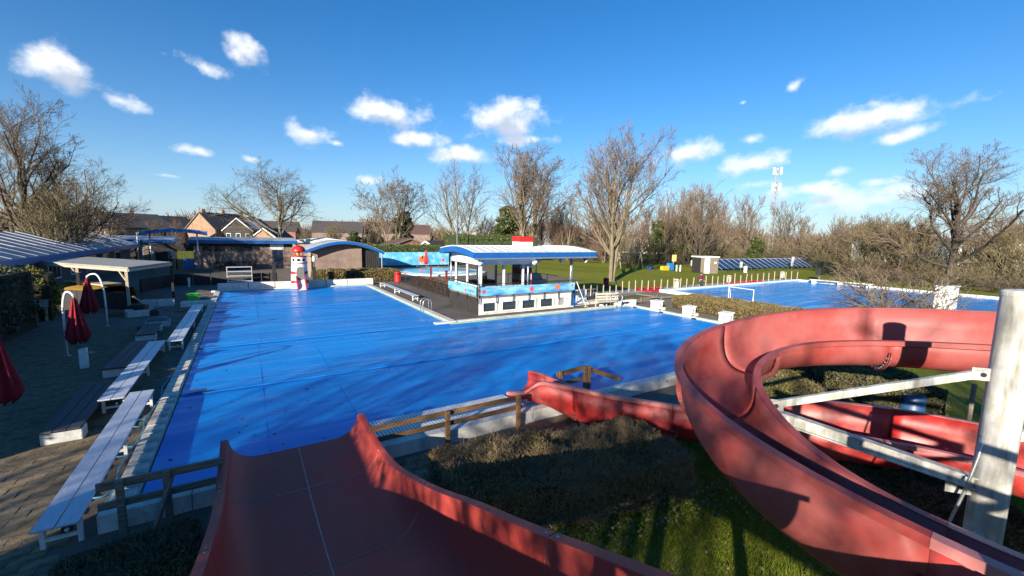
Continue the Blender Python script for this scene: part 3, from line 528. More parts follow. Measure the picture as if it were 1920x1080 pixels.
# stairs on the right of the kiosk
sr = T('kiosk_stairs', 'white concrete steps with blue steel handrail at the right end of the kiosk', 'stairs', (19.8, 23.7, 0))
for i in range(6): MB().b2(i*.27, (i+1)*.27, 0, 1.1, 0, 1.1-i*.18).build('step', whitecon, sr)
MB().b2(1.0,2.6,1.15,1.27,0,1.0).build('side_wall', whitecon, sr); MB().b2(1.62,2.7,-.0,.1,0,.32).build('kerb', whitecon, sr)
hb = MB(); 
for i in range(9): hb.cyl((.45+i*.22,-.04,.2),(.45+i*.22,-.04,1.15),.012,n=6)
hb.bar((.2,-.04,1.2),(2.5,-.04,1.15),.04); hb.bar((.2,-.04,.35),(2.5,-.04,.25),.03); hb.build('balustrade', steel, sr)
MB().b2(.25,.4,-.09,.02,0,1.25).bar((.35,-.05,.1),(1.7,-.05,.75),.05).bar((.3,-.05,.1),(1.5,-.05,.1),.05).build('handrail', blue, sr)
wp = T('pole_brush', 'long white pool pole leaning from the pool edge against the kiosk corner', 'pole', (20.3, 22.5, .1)); MB().cyl((0,0,0),(-.42,.62,1.75),.022).build('shaft', white, wp); MB().box((0,0,.03),(.3,.07,.06)).build('brush_head', yellow, wp)
# loudspeakers
def speaker(name_label, loc, rz):
    s = T('loudspeaker', name_label, 'loudspeaker', loc, rz, 'horn loudspeakers under the kiosk roof')
    MB().lathe([(.2,-.02),(.205,0),(.17,.05),(.1,.14),(.06,.2),(.06,.3),(.0,.31)], n=20).build('horn', white, s, smooth=True).rotation_euler = (R(90), 0, 0)
    MB().cyl((0,.02,0),(0,.05,0),.055,n=12).build('cone', black, s); MB().bar((0,.2,0),(0,.2,.28),.03).build('bracket', steel, s)
speaker('white horn loudspeaker under the roof edge beside the striped kiosk chimney', (15.95, 22.75, 3.35), R(-20)); speaker('white horn loudspeaker under the middle of the kiosk roof', (18.35, 23.1, 3.42), R(75)); speaker('small white horn loudspeaker behind under the kiosk roof', (17.6, 24.6, 3.35), R(200)); speaker('white horn loudspeaker under the open right end of the kiosk roof', (20.4, 22.9, 3.42), R(95))
for (x, y, z, c_, l_) in ((14.3,26.4,1.9,(.7,.65,.5),'pale paper bottle standing on the kiosk counter'),(14.0,26.2,1.9,(.65,.45,.1),'yellow bottle standing on the kiosk counter')):
    tag(MB().lathe([(.09,0),(.1,.2),(.04,.36),(.035,.45)], n=12).build('bottle', mat('bottle%d' % int(x*10), c_, rough=.4), loc=(x, y, z)), l_, 'bottle')
# ------------------------------------------------------------------ little lighthouse with slide
lh = T('toy_lighthouse', 'red and white striped toy lighthouse with red dome and white slide into the pool', 'lighthouse', (3.85, 41.45, 0))
def band(z0, z1, r0, r1, m_, name='tower_band'): MB().lathe([(r0, z0), (r1, z1)], n=28).build(name, m_, lh, smooth=False)
rad = lambda z: .74-.14*z/2.6
for z0, z1, m_ in ((.1,.55,white),(.55,.8,redpaint),(.8,1.35,white),(1.35,1.6,redpaint),(1.6,2.3,white),(2.36,2.85,white)): band(z0, z1, rad(z0), rad(z1), m_)
for z in (2.33, 2.88): MB().lathe([(rad(z)+.05,z-.035),(rad(z)+.09,z),(rad(z)+.05,z+.035)], n=28).build('ring', redpaint, lh, smooth=True)
for a in range(8): MB().cyl((.4*math.cos(a*.785),.4*math.sin(a*.785),2.9),(.4*math.cos(a*.785),.4*math.sin(a*.785),3.3),.025,n=6).build('lantern_bar', redpaint, lh)
MB().lathe([(.08,2.92),(.13,3.0),(.15,3.15),(.1,3.28)], n=14).build('lamp', yellow, lh, smooth=True)
MB().lathe([(.56,3.28),(.57,3.34),(.53,3.5),(.43,3.66),(.28,3.78),(.1,3.84),(.02,3.86)], n=28).build('dome', redpaint, lh, smooth=True)
for a in (-100,-140,-60): MB().cyl((.5*math.cos(R(a)),.5*math.sin(R(a)),2.6),(.63*math.cos(R(a)),.63*math.sin(R(a)),2.58),.12,n=16).build('porthole', darkvoid, lh)
MB().prism([(-.3,.5),(.3,.5),(.3,1.7)]+[(.3*math.cos(t),1.7+.3*math.sin(t)) for t in np.linspace(.3,2.84,7)]+[(-.3,1.7)], -.74, -.3, 'Y').build('doorway', mat('dark_recess', (.16,.15,.14), rough=.8), lh)
sl = [(-.55,.95),(-.9,.78),(-1.25,.45),(-1.6,.2),(-1.85,.1)]
MB().grid([[(x, y, z+.02) for x in (-.28,.28)] for y, z in sl]).build('chute', white, lh, solid=.03)
for x in (-.33,.33): MB().grid([[(x, y-.0, z+dz) for dz in (-.08,.34 if y > -1.7 else .12)] for y, z in sl]).build('chute_side', redpaint, lh, solid=.07)
# ------------------------------------------------------------------ benches
def long_bench(label, x, y0, y1, wd=.62, hgt=.46, rz=0, grp='long aluminium benches along the pool'):
    L = y1-y0; t = T('long_bench', label, 'bench', (x, y0, 0), rz, grp)
    for s in (-1, 1):
        MB().b2(s*wd/4-wd/4+.008, s*wd/4+wd/4-.008, 0, L, hgt-.04, hgt).build('seat_plank', alu, t, bev=.008)
    for y in (.25, L/2, L-.25) if L > 5 else (.2, L-.2):
        fr = MB().b2(-wd/2+.03,-wd/2+.09,y-.03,y+.03,0,hgt-.042).b2(wd/2-.09,wd/2-.03,y-.03,y+.03,0,hgt-.042).b2(-wd/2+.09,wd/2-.09,y-.025,y+.025,.12,.17).build('leg_frame', white, t)
        MB().b2(-wd/2+.09,wd/2-.09,y-.025,y+.025,hgt-.1,hgt-.045).build('top_rail', white, fr)
    for yy in (.32,): 
        wq = MB().cyl((.05,yy-.02,.22),(.05,yy+.05,.22),.075,n=18).build('wheel', black, t); MB().cyl((.05,yy-.05,.22),(.05,yy-.018,.22),.03,n=10).build('hub', white, wq)
    return t
long_bench('long aluminium two plank bench nearest the wooden rail beside the pool', -2.7, 8.73, 15.3, wd=.55)
long_bench('long aluminium two plank bench between the two dark plank benches and the pool', -3.29, 14.95, 22.1, wd=.55)
long_bench('long aluminium two plank bench ending at the white block and green crate', -2.7, 21.85, 32.0, wd=.55)
long_bench('long low aluminium bench on the pontoon in front of the black mesh fence', 10.65, 30.6, 40.2, wd=.5, hgt=.42)
blockm = mat('white_block', (.7,.7,.66), (.5,.5,.46), .85, 3, bump=.4, bscale=15)
def plank_bench(label, x, y0, L, rz=0):
    t = T('plank_bench', label, 'bench', (x, y0, 0), rz, 'dark plank benches on white blocks')
    for i in range(3): MB().b2(-.36+i*.24, -.36+i*.24+.225, -.1, L, .29, .34).build('seat_plank', darkplank, t, bev=.006)
    for y in (.15, L-.35): MB().prism([(-.36,0),(.36,0),(.36,.28),(-.36,.28)], y-.2, y+.2, 'Y').build('block_foot', blockm, t, bev=.025)
    return t
for lb, pa, pb in (('dark plank bench on white blocks standing alone nearest the sunlit pavers',(118,829),(190,742)),('dark plank bench on white blocks beside the short white standpipe',(220,706),(268,655)),('short dark plank bench on a white block next to the tool boxes',(274,640),(287,620))):
    a = Vector(g(*pa)); c = Vector(g(*pb)); plank_bench(lb, a.x, a.y, (c-a).length+.2, math.atan2(-(c-a).x, (c-a).y))
# tubs, tools and odd things on the terrace
tubm = mat('white_tub', (.62,.63,.62), (.45,.45,.44), .6, 4)
def tub(label, x, y, sx, sy_, h, rz=0):
    t = T('storage_tub', label, 'tub', (x, y, 0), rz); MB().b2(-sx/2,sx/2,-sy_/2,-sy_/2+.04,0,h).b2(-sx/2,sx/2,sy_/2-.04,sy_/2,0,h).b2(-sx/2,-sx/2+.04,-sy_/2,sy_/2,0,h).b2(sx/2-.04,sx/2,-sy_/2,sy_/2,0,h).build('tub_shell', tubm, t); MB().b2(-sx/2+.04,sx/2-.04,-sy_/2+.04,sy_/2-.04,.05,h*.7).build('contents', darkplank, t)
    return t
tub('white tub heaped with dark tools and a red hose', *g(262,592), 1.2, .7, .38, .3); tub('white tub with a grey lid stacked behind the tools', *g(285,575), .9, .7, .45, -.2); tub('low white tub under the grey tool case', *g(297,612), 1.0, .6, .3, .1); tub('white tub full of dark scraps beside the orange cable', *g(308,573), 1.1, .7, .42, .1)
for (nm, lb, ct, x, y, z, d, m_) in (('tool_bag','black heap of tools lying in the white tub','bag',*g(260,590),.3,(.9,.5,.34),black),('tool_case','grey hard tool case on the low white tub','case',*g(296,611),.26,(.8,.5,.22),mat('grey_plastic',(.12,.14,.17),rough=.5)),('machine_case','small black machine on top of the grey tool case','machine',*g(292,608),.48,(.4,.35,.35),black),('black_cushion','black cushion lying on the short plank bench end','cushion',*g(281,618),.02,(.8,.55,.24),black),('cardboard_box','small brown cardboard box below the red litter bin','box',*g(219,592),0,(.65,.45,.28),mat('cardboard',(.2,.11,.06),rough=.9))):
    o = T(nm, lb, ct, (x, y, z), random.uniform(-.3,.3)); MB().prism([(-d[0]/2,-d[1]/2),(d[0]/2,-d[1]/2),(d[0]/2,d[1]/2),(-d[0]/2,d[1]/2)],0,d[2]*.8).build('body', m_, o, bev=.04); MB().box((0,0,d[2]*.86),(d[0]*.7,d[1]*.6,d[2]*.14)).build('top', m_, o, bev=.02)
cr = T('green_crate', 'bright green plastic crate standing behind the white block by the pool corner', 'crate', (*g(362,563), 0), .2)
for s in (-1,1): MB().b2(-.35,.35,s*.25-.02,s*.25+.02,0,.5).b2(s*.35-.02,s*.35+.02,-.23,.23,0,.5).build('side', mat('green_plastic',(.05,.4,.05),rough=.45), cr)
MB().b2(-.33,.33,-.23,.23,0,.04).build('floor', MATS['green_plastic'], cr)
o = T('white_block', 'long white concrete block in front of the green crate at the pool corner', 'block', (*g(372,574), 0)); MB().b2(-.9,1.0,-.3,.3,0,.35).build('body', blockm, o, bev=.03); MB().b2(-.8,-.5,-.1,.1,.35,.38).b2(.5,.8,-.1,.1,.35,.38).build('lifting_lug', steel, o)
hose = [(-4.0+.35*math.sin(i*.9)+i*.12, 32.3+.25*math.cos(i*1.3)+.08*i, .03) for i in range(14)]
tag(MB().tube(hose, .03, 6).build('orange_cable', mat('orange_rubber', (.7,.12,.02), rough=.5), smooth=True), 'orange extension cable lying loose on the dark terrace', 'cable')
t = T('hose_reel', 'blue hose lying looped between the long bench and the pool edge', 'hose', (-2.42, 13.5, 0)); MB().tube([(.05*math.sin(i), -3.9+i*.42, .04+.02*math.sin(i*2)) for i in range(22)], .022, 7).build('hose', mat('blue_hose', (.05,.25,.42), rough=.5), t, smooth=True)
for k in range(4): MB().tube([(-.12+.2*math.cos(a), k*1.7-3+.24*math.sin(a), .03) for a in np.linspace(0,5.6,14)], .018, 6).build('loop', MATS['blue_hose'], t, smooth=True)
# short white standpipe
t = T('standpipe', 'short white standpipe with a tap on the shaded terrace', 'standpipe', (*g(159,690), 0)); MB().b2(-.11,.11,-.09,.09,0,.66).prism([(-.11,.66),(.11,.66),(.11,.74),(-.11,.69)], -.09, .09, 'Y').build('post', white, t, bev=.015); MB().cyl((.1,0,.55),(.3,0,.55),.02).cyl((.2,0,.5),(.2,0,.62),.02).build('tap', steel, t)
# parasols with curved arms
def parasol(label, x, y, rz, hx=1.0, hz=2.3, cl=1.55, cr_=.34):
    t = T('cantilever_parasol', label, 'parasol', (x, y, 0), rz, 'closed red parasols on curved white poles')
    pts = [(0,0,0),(0,0,1.3)]+[(hx/2*(1-math.cos(a)), 0, 1.3+(hz-1.3)*math.sin(a)**.8) for a in np.linspace(.25,1.57,7)]+[(hx/2+hx/2*math.sin(a), 0, hz-.28*(1-math.cos(a))) for a in np.linspace(.25,1.2,5)]
    MB().tube(pts, .038, 10).build('curved_pole', white, t, smooth=True); MB().cyl((0,0,0),(0,0,.03),.1,n=14).build('base_plate', steel, t); MB().cyl((0,0,.9),(0,0,1.05),.055,n=10).build('collar', steel, t)
    e = pts[-1]; n = 24; prof = [(.03,0),(.06,-.12),(.12,-.45),(.19,-.9),(.26,-1.3),(.3,-cl+.18),(.22,-cl)]
    rows = []
    for r_, z_ in prof:
        rows.append([(e[0]+r_*(1+.28*math.cos(8*a)+.08*math.sin(3*a))*math.cos(a)*cr_/.3, r_*(1+.28*math.cos(8*a)+.08*math.sin(3*a))*math.sin(a)*cr_/.3, e[2]-.05+z_+(.07*math.cos(8*a+.6) if z_ < -1.2 else 0)) for a in np.linspace(0, 2*math.pi, n*2+1)])
    MB().grid(rows).build('folded_canopy', redcloth, t, smooth=True, solid=.01); MB().cyl((e[0],0,e[2]-.1),(e[0],0,e[2]+.08),.035,n=8).build('finial', steel, t)
    return t
parasol('closed red parasol hanging from a curved white pole beside the shrubbery', *g(127,668), R(-32), .5, 2.55, 1.75, .29)
parasol('closed red parasol on a curved white pole in front of the litter bin', *g(202,612), R(148), .85, 2.7, 1.75, .3)
parasol('closed red parasol partly hidden at the shrubs near the sunlit pavers', *g(-32,790), R(-32), .6, 2.55, 1.8, .3)
def far_parasol(label, x, y, s=1.0):
    t = T('closed_parasol', label, 'parasol', (x, y, 0), 0, 'closed red parasols by the paddling pool'); MB().cyl((0,0,0),(0,0,2.5*s),.03).build('pole', steel, t); MB().b2(-.3,.3,-.3,.3,0,.08).build('foot', concrete, t)
    MB().grid([[(r_*(1+.25*math.cos(6*a))*math.cos(a), r_*(1+.25*math.cos(6*a))*math.sin(a), z_*s) for a in np.linspace(0,2*math.pi,37)] for r_, z_ in ((.03,2.5),(.1,2.2),(.24,1.5),(.3,1.1),(.2,.8))]).build('folded_canopy', redcloth if s < 1 else mat('bright_red_cloth', (.5,.03,.03), rough=.8), t, smooth=True, solid=.01)
p = ay(694, 500, 54); far_parasol('dark red closed parasol beside the brick changing block', p.x, 54, .98); p = ay(799, 500, 56); far_parasol('bright red closed parasol in front of the blue sea mural', p.x, 56, 1.15)
t = T('shower_post', 'curved white shower post in front of the blue sea mural', 'shower', (ay(710,500,57).x, 57, 0)); MB().tube([(0,0,0),(0,0,2.6),(-.1,0,2.9),(-.4,0,3.1),(-.9,0,3.15),(-1.4,0,3.05)], .05, 8).build('pipe', white, t, smooth=True); MB().cyl((0,0,2.4),(0,0,2.75),.1).build('valve', redpaint, t)
# litter bins
def bin_(label, x, y, m_, h=.95, r=.28, cat='litter bin', dark=True):
    t = T('litter_bin', label, cat, (x, y, 0)); MB().lathe([(r*.85,.06),(r,.1),(r,h*.72),(r*.95,h*.74)], n=18).build('drum', m_, t, smooth=False); MB().lathe([(r*.9,0),(r*.9,.06)], n=16).build('foot', black, t)
    for a in range(4): MB().box((r*.9*math.cos(a*1.57+.78), r*.9*math.sin(a*1.57+.78), h*.8), (.06,.06,h*.16), a*1.57+.78).build('stay', m_, t)
    MB().lathe([(r,h*.86),(r,h*.92),(r*.8,h*.97),(r*.3,h)], n=18).build('hood', m_, t)
    if dark: MB().lathe([(r*.8,h*.7),(r*.8,h*.86)], n=14).build('liner', darkvoid, t)
bin_('red litter bin standing against the black planter wall in the shade', *g(221,577), mat('dull_red', (.4,.012,.016), rough=.5), 1.05, .4); bin_('bright red litter bin at the end of the brown hedge', 13.1, 43.2, redpaint, 1.15, .36); bin_('dark red litter bin by the foot of the tall tree', *g(1136,540), mat('maroon', (.16,.01,.02), rough=.6), 1.05, .27)
cream = mat('cream_plastic', (.55,.52,.42), (.4,.37,.29), .6, 4)
for px, py, lb, hh in ((1268,541,'tall cream litter bin beside the red mat on the lawn edge',1.0),(1366,531,'tall cream litter bin further along the stake row past the person',.95),(1467,522,'grey cream litter bin near the far corner of the second pool',.95),(1397,512,'white litter bin on the lawn before the solar panels',1.1)):
    x, y = g(px, py); bin_(lb, x, y, cream if px != 1397 else white, hh, .25, dark=True)
# control box on posts
t = T('meter_box', 'grey meter box on two timber posts among the shrubs', 'meter box', (*g(78,603),0), R(20))
for s in (-.17,.2): MB().b2(s-.06,s+.06,-.06,.06,0,1.15).build('post', palewood, t)
MB().b2(-.2,.3,-.25,-.07,.8,1.12).prism([(-.24,1.12),(.34,1.12),(.34,1.16),(-.24,1.2)], -.3, -.05, 'Y').build('box', mat('grey_box',(.25,.3,.3),rough=.5), t)
# ladders in the pool
def ladder(label, x, y, rz, r=.28):
    t = T('pool_ladder', label, 'ladder', (x, y, 0), rz)
    for s in (-.25,.25): MB().tube([(s,.45,.1),(s,.45,.6)]+[(s,.17+r*math.cos(a),.6+r*math.sin(a)) for a in np.linspace(.3,2.8,7)]+[(s,-.12,.5),(s,-.12,-.1)], .025, 8).build('rail', steel, t, smooth=True)
    for z in (.02,): MB().b2(-.25,.25,-.16,-.08,z,z+.03).build('rung', steel, t)
ladder('curved steel pool ladder on the pontoon edge', 9.52, 26.0, R(-90)); ladder('white curved pool ladder at the corner near the starting blocks', 22.6, 21.7, 0, .4)
# starting blocks with their numbers
def digit(ch, size, m_, parent, loc, rot):
    cu = bpy.data.curves.new('digit', 'FONT'); cu.body = ch; cu.size = size; cu.align_x = 'CENTER'; cu.align_y = 'CENTER'; cu.extrude = .004
    o = bpy.data.objects.new('digit', cu); me = bpy.data.meshes.new_from_object(o); bpy.data.objects.remove(o); me.materials.append(m_)
    d = link('digit', me, parent, loc=loc); d.rotation_euler = rot
for k, y in enumerate((19.75, 17.15, 14.6, 12.1)):
    t = T('starting_block', 'white starting block with the number %d on the pool edge' % (k+1), 'starting block', (24.15, y, .0), 0, 'numbered starting blocks')
    MB().prism([(0,.1),(.55,.1),(.55,.62),(0,.58)], -.3, .3, 'Y').build('body', white, t, bev=.02); MB().prism([(-.04,.585),(.62,.63),(.62,.7),(-.04,.65)], -.34, .34, 'Y').build('top_plate', white, t, bev=.01); MB().b2(.56,.95,-.25,.25,.0,.18).build('step', whitecon, t)
    digit(str(k+1), .42, mat('navy_print', (.02,.04,.16), rough=.5), t, (-.006, 0, .34), (R(90), 0, R(-90))); digit(str(k+1), .42, MATS['navy_print'], t, (.28, -.306, .34), (R(90), 0, 0))
# things right of the kiosk
t = T('slatted_bench', 'cream slatted bench seen from behind on the grass bank', 'bench', (*g(1138,575),.0), R(-12))
for i in range(4): MB().b2(-.95,.95,.0,.05,.28+i*.2,.28+i*.2+.13).build('back_slat', cream, t)
for s in (-.9,0,.9): MB().b2(s-.04,s+.04,.05,.1,0,1.05).build('upright', cream, t)
for i in range(3): MB().b2(-.95,.95,-.2-i*.16,-.07-i*.16,.42,.46).build('seat_slat', cream, t)
t = T('white_side_bench', 'low white concrete bench by the ladder at the pool corner', 'bench', (*g(1172,574),0), R(0)); MB().b2(-.95,.95,-.22,.22,.36,.46).build('seat', white, t, bev=.01)
for s in (-.75,.75): MB().b2(s-.2,s+.2,-.2,.2,0,.36).build('support', white, t)
t = T('bucket', 'white and navy bucket beside the kiosk stairs', 'bucket', (*g(1128,573),0)); MB().lathe([(.2,0),(.24,.3)], n=16).build('pail', white, t); MB().lathe([(.245,.28),(.25,.42),(.1,.46)], n=16).build('lid', mat('navy',(.03,.05,.15),rough=.5), t)
t = T('raised_bed', 'timber edged planting bed with moss beside the pool path', 'planter', (*g(1200,566),0), R(8)); MB().b2(-2.6,2.3,-.08,.0,.0,.28).b2(-2.6,2.3,1.9,1.98,0,.28).b2(-2.68,-2.6,-.08,1.98,0,.28).b2(2.3,2.38,-.08,1.98,0,.28).build('edging', greywood, t); MB().b2(-2.6,2.3,0,1.9,.0,.2).build('bed', mat('moss',(.1,.11,.025),(.07,.06,.02),.95,3,bump=.6), t)
for s in (-2.3,0,2.2): MB().b2(s-.05,s+.05,-.15,-.085,0,.38).build('peg', greywood, t)
t = T('low_timber_rail', 'low timber edge rail beside the planting bed', 'rail', (*g(1240,563),0), R(-10)); MB().b2(-1.8,1.8,-.05,.05,.22,.3).build('beam', greywood, t)
for s in (-1.5,0,1.5): MB().b2(s-.05,s+.05,-.04,.04,0,.22).build('leg', greywood, t)
# stakes along the lawn
stk = MB().b2(-.035,.035,-.035,.035,-.1,1.15).mesh('stake', palewood); tagn = 'pale timber stake in the row along the lawn edge'
line = [(1083,555),(1180,545),(1260,540),(1330,535),(1420,527),(1500,521)]
for i in range(36):
    px = 1095+i*12.0 if i < 20 else 1335+(i-20)*10.6; py = float(np.interp(px, [a for a, _ in line], [b_ for _, b_ in line]))+2; x, y = g(px, py)
    o = tag(link('fence_stake', stk, loc=(x, y, random.uniform(-.06,.0))), tagn, 'stake', 'stakes along the lawn edge'); o.rotation_euler = (random.gauss(0,.03), random.gauss(0,.03), random.random()); o.scale = (1, 1, random.uniform(.82,1.1))
# float line on the pool side
fm = [MB().lathe([(.04,-.16),(.1,-.14),(.1,.14),(.04,.16)], n=10).mesh('float', m_) for m_ in (white, blue, mat('float_white2', (.6,.6,.58), rough=.5))]
t = T('lane_rope', 'blue and white float line lying along the second pool path', 'lane rope', (0, 0, .12)); p0 = Vector(g(1245,546)); p1 = Vector(g(1420,533))
for i in range(60): q_ = p0.lerp(p1, i/59); o = link('float', fm[(i//4) % 2], t, loc=(q_.x, q_.y+.1*math.sin(i*.4), 0)); o.rotation_euler = (0, R(90), R(-3))
matm = mat('red_mat', (.5,.02,.02), (.4,.02,.02), .5, 3)
for px, py, s, lb in ((1228,545,1.5,'red foam mat lying at the lawn stakes near the timber bed'),(1402,533,2.2,'long red foam mat beside the second pool edge'),(1431,530,1.2,'small red foam mat past the long mat on the pool path')):
    x, y = g(px, py); t = T('foam_mat', lb, 'mat', (x, y, .0), R(-5)); b = MB(); b.grid([[(-s+2*s*i/10, j*.45-.9, .05+.02*math.sin(i*.9+j)*(1 if 0 < i < 10 else .3)) for i in range(11)] for j in range(5)]); b.build('sheet', matm, t, smooth=True, solid=.05); MB().cyl((-s,.95,.12),(s,.95,.12),.09,n=12).build('rolled_edge', matm, t)
# goal in the second pool
t = T('water_goal', 'white tube goal frame standing at the near edge of the second pool', 'goal', (33.35, 18.0, .2)); pa = Vector(g(1365,566)); pb = Vector(g(1411,574)); t.location = (pa.x, pa.y, .2); v = pb-pa
MB().tube([(0,0,0),(0,0,1.05),(v.x,v.y,1.05),(v.x,v.y,0)], .035, 8).build('frame', white, t); MB().tube([(0,0,1.05),(.35,.05,.5),(.35,.05,0)], .02, 6).build('stay', white, t)
# end block of the second pool
t = T('white_plinth', 'tall white concrete plinth at the right of the second pool behind the bare bush', 'plinth', (*g(1770,585),0)); MB().b2(-.6,.6,-.5,.5,0,1.9).build('body', white, t, bev=.02); MB().b2(-.66,.66,-.56,.56,1.9,1.98).build('cap', white, t)
t = T('pool_bench', 'long low white bench at the far end of the second pool', 'bench', (*g(1575,536),0), R(-86)); MB().b2(-3,3,-.25,.25,.42,.5).build('seat', white, t)
for s in (-2.6,0,2.6): MB().b2(s-.2,s+.2,-.2,.2,0,.42).build('support', white, t)
t = T('black_loudspeaker_box', 'black box speaker on a short post by the second pool', 'speaker', (*g(1426,527),0)); t.location = (*g(1536,525), 0); MB().b2(-.5,.5,-.3,.3,.7,1.5).build('cabinet', black, t); MB().b2(-.06,.06,-.06,.06,0,.7).build('post', steel, t)
# ------------------------------------------------------------------ timber rails near the camera
def rail_fence(label, x0, x1, y, posts, zs, m_, dx=0):
    t = T('timber_rail_fence', label, 'fence', (0, y, 0))
    for z, h in zs: MB().b2(x0, x1, -.03, .02, z-h/2, z+h/2).build('rail', m_, t, bev=.006)
    for x in posts: MB().b2(x-.05, x+.05, -.12, -.032, -.1, zs[0][0]+.08).build('post', m_, t, bev=.006)
    return t
rail_fence('brown two rail timber fence on the near pool wall between the slides', 2.05, 5.95, 8.93, (3.82, 5.8), ((.82,.11),(.56,.1)), wood)
rail_fence('grey weathered timber fence on the near pool wall left of the wide slide', -2.25, -.55, 8.93, (-1.95, -1.35), ((.84,.14),(.5,.12)), greywood)
MB().bar((-1.55,-.35,-.05),(-1.28,-.06,.8),.07,.05).build('brace', greywood, [o for o in bpy.data.objects if o.name == 'timber_rail_fence.001'][0])
t = T('timber_handrail', 'short brown timber handrail on the pool edge behind the slide mouth', 'fence', (8.05, 9.95, 0)); MB().bar((-.15,0,.8),(1.0,0,.86),.05,.14).bar((1.0,0,.84),(2.6,0,.2),.05,.14).bar((-.15,0,.47),(1.0,0,.5),.05,.12).build('rail', wood, t)
for x in (-.05,.95,1.12): MB().b2(x-.05,x+.05,-.1,-.03,.0,.92).build('post', wood, t)
# black mesh fence on the pontoon
mesh = T('black_mesh_fence', 'black chain mesh fence along the pontoon left of the kiosk', 'fence', (13.3, 28.1, 0))
Lf = 14.8; n = int(Lf/1.6)
for i in range(n+1): MB().cyl((0, i*Lf/n, 0), (0, i*Lf/n, 1.12), .03, n=8).build('post', black, mesh)
sg = []
for i in range(int(Lf/.1)):
    y = i*.1
    for s in (1, -1):
        y1 = y+s*1.0; 
        if 0 <= y1 <= Lf: sg.append((0,y,.05,0,y1,1.05,.006,.006))
ms = link('mesh_panel', segs_mesh('mesh_panel', sg, black), mesh); stuff(ms)
MB().cyl((0,0,1.08),(0,Lf,1.08),.022,n=6).build('top_rail', black, mesh); MB().b2(-.02,.02,0,Lf,.0,.14).build('kick_board', blackwood, mesh)
for px, py, lb in ((808,520,'dark red timber post by the paddling pool fence near the hedge'),(837,534,'dark red timber post beside the kiosk end of the mesh fence')):
    x, y = g(px, py); t = T('red_post', lb, 'post', (x, y, 0)); MB().b2(-.09,.09,-.09,.09,0,1.35).build('shaft', mat('oxblood', (.16,.02,.015), rough=.7), t); MB().b2(-.13,.13,-.13,.13,1.35,1.42).build('cap', black, t)
# black low walls on the terrace
def low_wall(label, pts, h, m_, name='black_low_wall'):
    t = T(name, label, 'wall', (pts[0][0], pts[0][1], 0)); o = Vector(pts[0])
    for a, c in zip(pts[:-1], pts[1:]):
        a_, c_ = Vector(a)-o, Vector(c)-o; L = (c_-a_).length; k = max(1, int(L/1.2))
        for i in range(k): p, q_ = a_.lerp(c_, i/k+.004), a_.lerp(c_, (i+1)/k-.004); MB().bar((p.x,p.y,h/2), (q_.x,q_.y,h/2), .1, h).build('panel', m_, t)
    return t
low_wall('black board windbreak below the timber pergola', [(-10.2,38.0),(-6.3,34.6)], 1.05, blackwood)
low_wall('black board fence round the entrance terrace behind the pool', [(-7.3,43.9),(-5.6,48.2),(2.4,46.6)], 1.05, blackwood)
# pergola
pg = T('timber_pergola', 'pale timber carport roof on posts over the yellow tarpaulin stall', 'pergola', (-6.2, 34.3, 0))
A_, B_, C_ = Vector((0,0)), Vector((-6.6,8.6)), Vector((1.5,5.0)); D_ = B_+C_
MB().prism([A_, C_, D_, B_], 2.56, 2.66).build('roof_panel', mat('grey_roof_felt', (.22,.22,.21), (.3,.29,.26), .8, 1), pg)
for a, c in ((A_,B_),(A_,C_),(C_,D_)): MB().bar((a.x,a.y,2.47),(c.x,c.y,2.47),.08,.16).build('beam', palewood, pg)
for p in (A_*.98+B_*.02, A_*.5+B_*.5, B_*.98, C_*.99, D_*.97): MB().b2(p.x-.07,p.x+.07,p.y-.07,p.y+.07,0,2.4).build('post', palewood if p != C_*.99 else black, pg)
for k in (.03,.5): p = A_.lerp(B_, k); d = (B_-A_).normalized(); MB().bar((p.x,p.y,1.85),(p.x+d.x*.6,p.y+d.y*.6,2.4),.07).build('knee_brace', palewood, pg)
MB().bar((0.1,-.1,.9),(1.3,-1.2,.05),.1,.05).build('loose_plank', palewood, pg)
ys_ = T('yellow_stall', 'ochre yellow tarpaulin covered stall under the timber pergola', 'stall', (-9.0, 38.9, 0), math.atan2(8.6,-6.6))
rows = [[(x, (1.1 if s else -1.1)*k, z+.06*math.sin(x*4+s)) for x in np.linspace(-2.6,2.6,15)] for s, k, z in ((0,1.15,0),(0,1.1,.6),(0,.95,1.1),(0,.3,1.25),(1,.3,1.25),(1,.95,1.1),(1,1.1,.6),(1,1.15,0))]
MB().grid(rows).build('tarpaulin', mat('ochre_tarp', (.27,.16,.015), (.18,.1,.012), .6, 1.5, bump=.5, bscale=4), ys_, smooth=True, solid=.02)
MB().b2(-2.3,.5,-.6,.5,1.33,1.41).b2(.7,2.4,-.3,.4,1.34,1.44).build('boards', palewood, ys_)
t = T('bench_stack', 'stack of pale metal benches behind the far pool wall', 'bench stack', (-.65, 46.0, .0))
for s in (-.95,.95):
    for y in (-.25,.25): MB().cyl((s,y,0),(s,y,1.75),.035,n=8).build('leg', steel, t)
for z in (.45,.95,1.35,1.75): MB().b2(-1.0,1.0,-.3,.3,z-.05,z).build('seat_plank', alu, t)
for z in (.3,.8): MB().b2(-.95,.95,-.27,-.23,z,z+.05).build('brace', steel, t)
t = T('white_stub_post', 'short white post in front of the black entrance fence', 'post', (*g(355,538),0)); MB().cyl((0,0,0),(0,0,.75),.09,n=14).build('shaft', white, t); MB().lathe([(.09,.75),(.1,.77),(.06,.82)], n=14).build('cap', white, t)
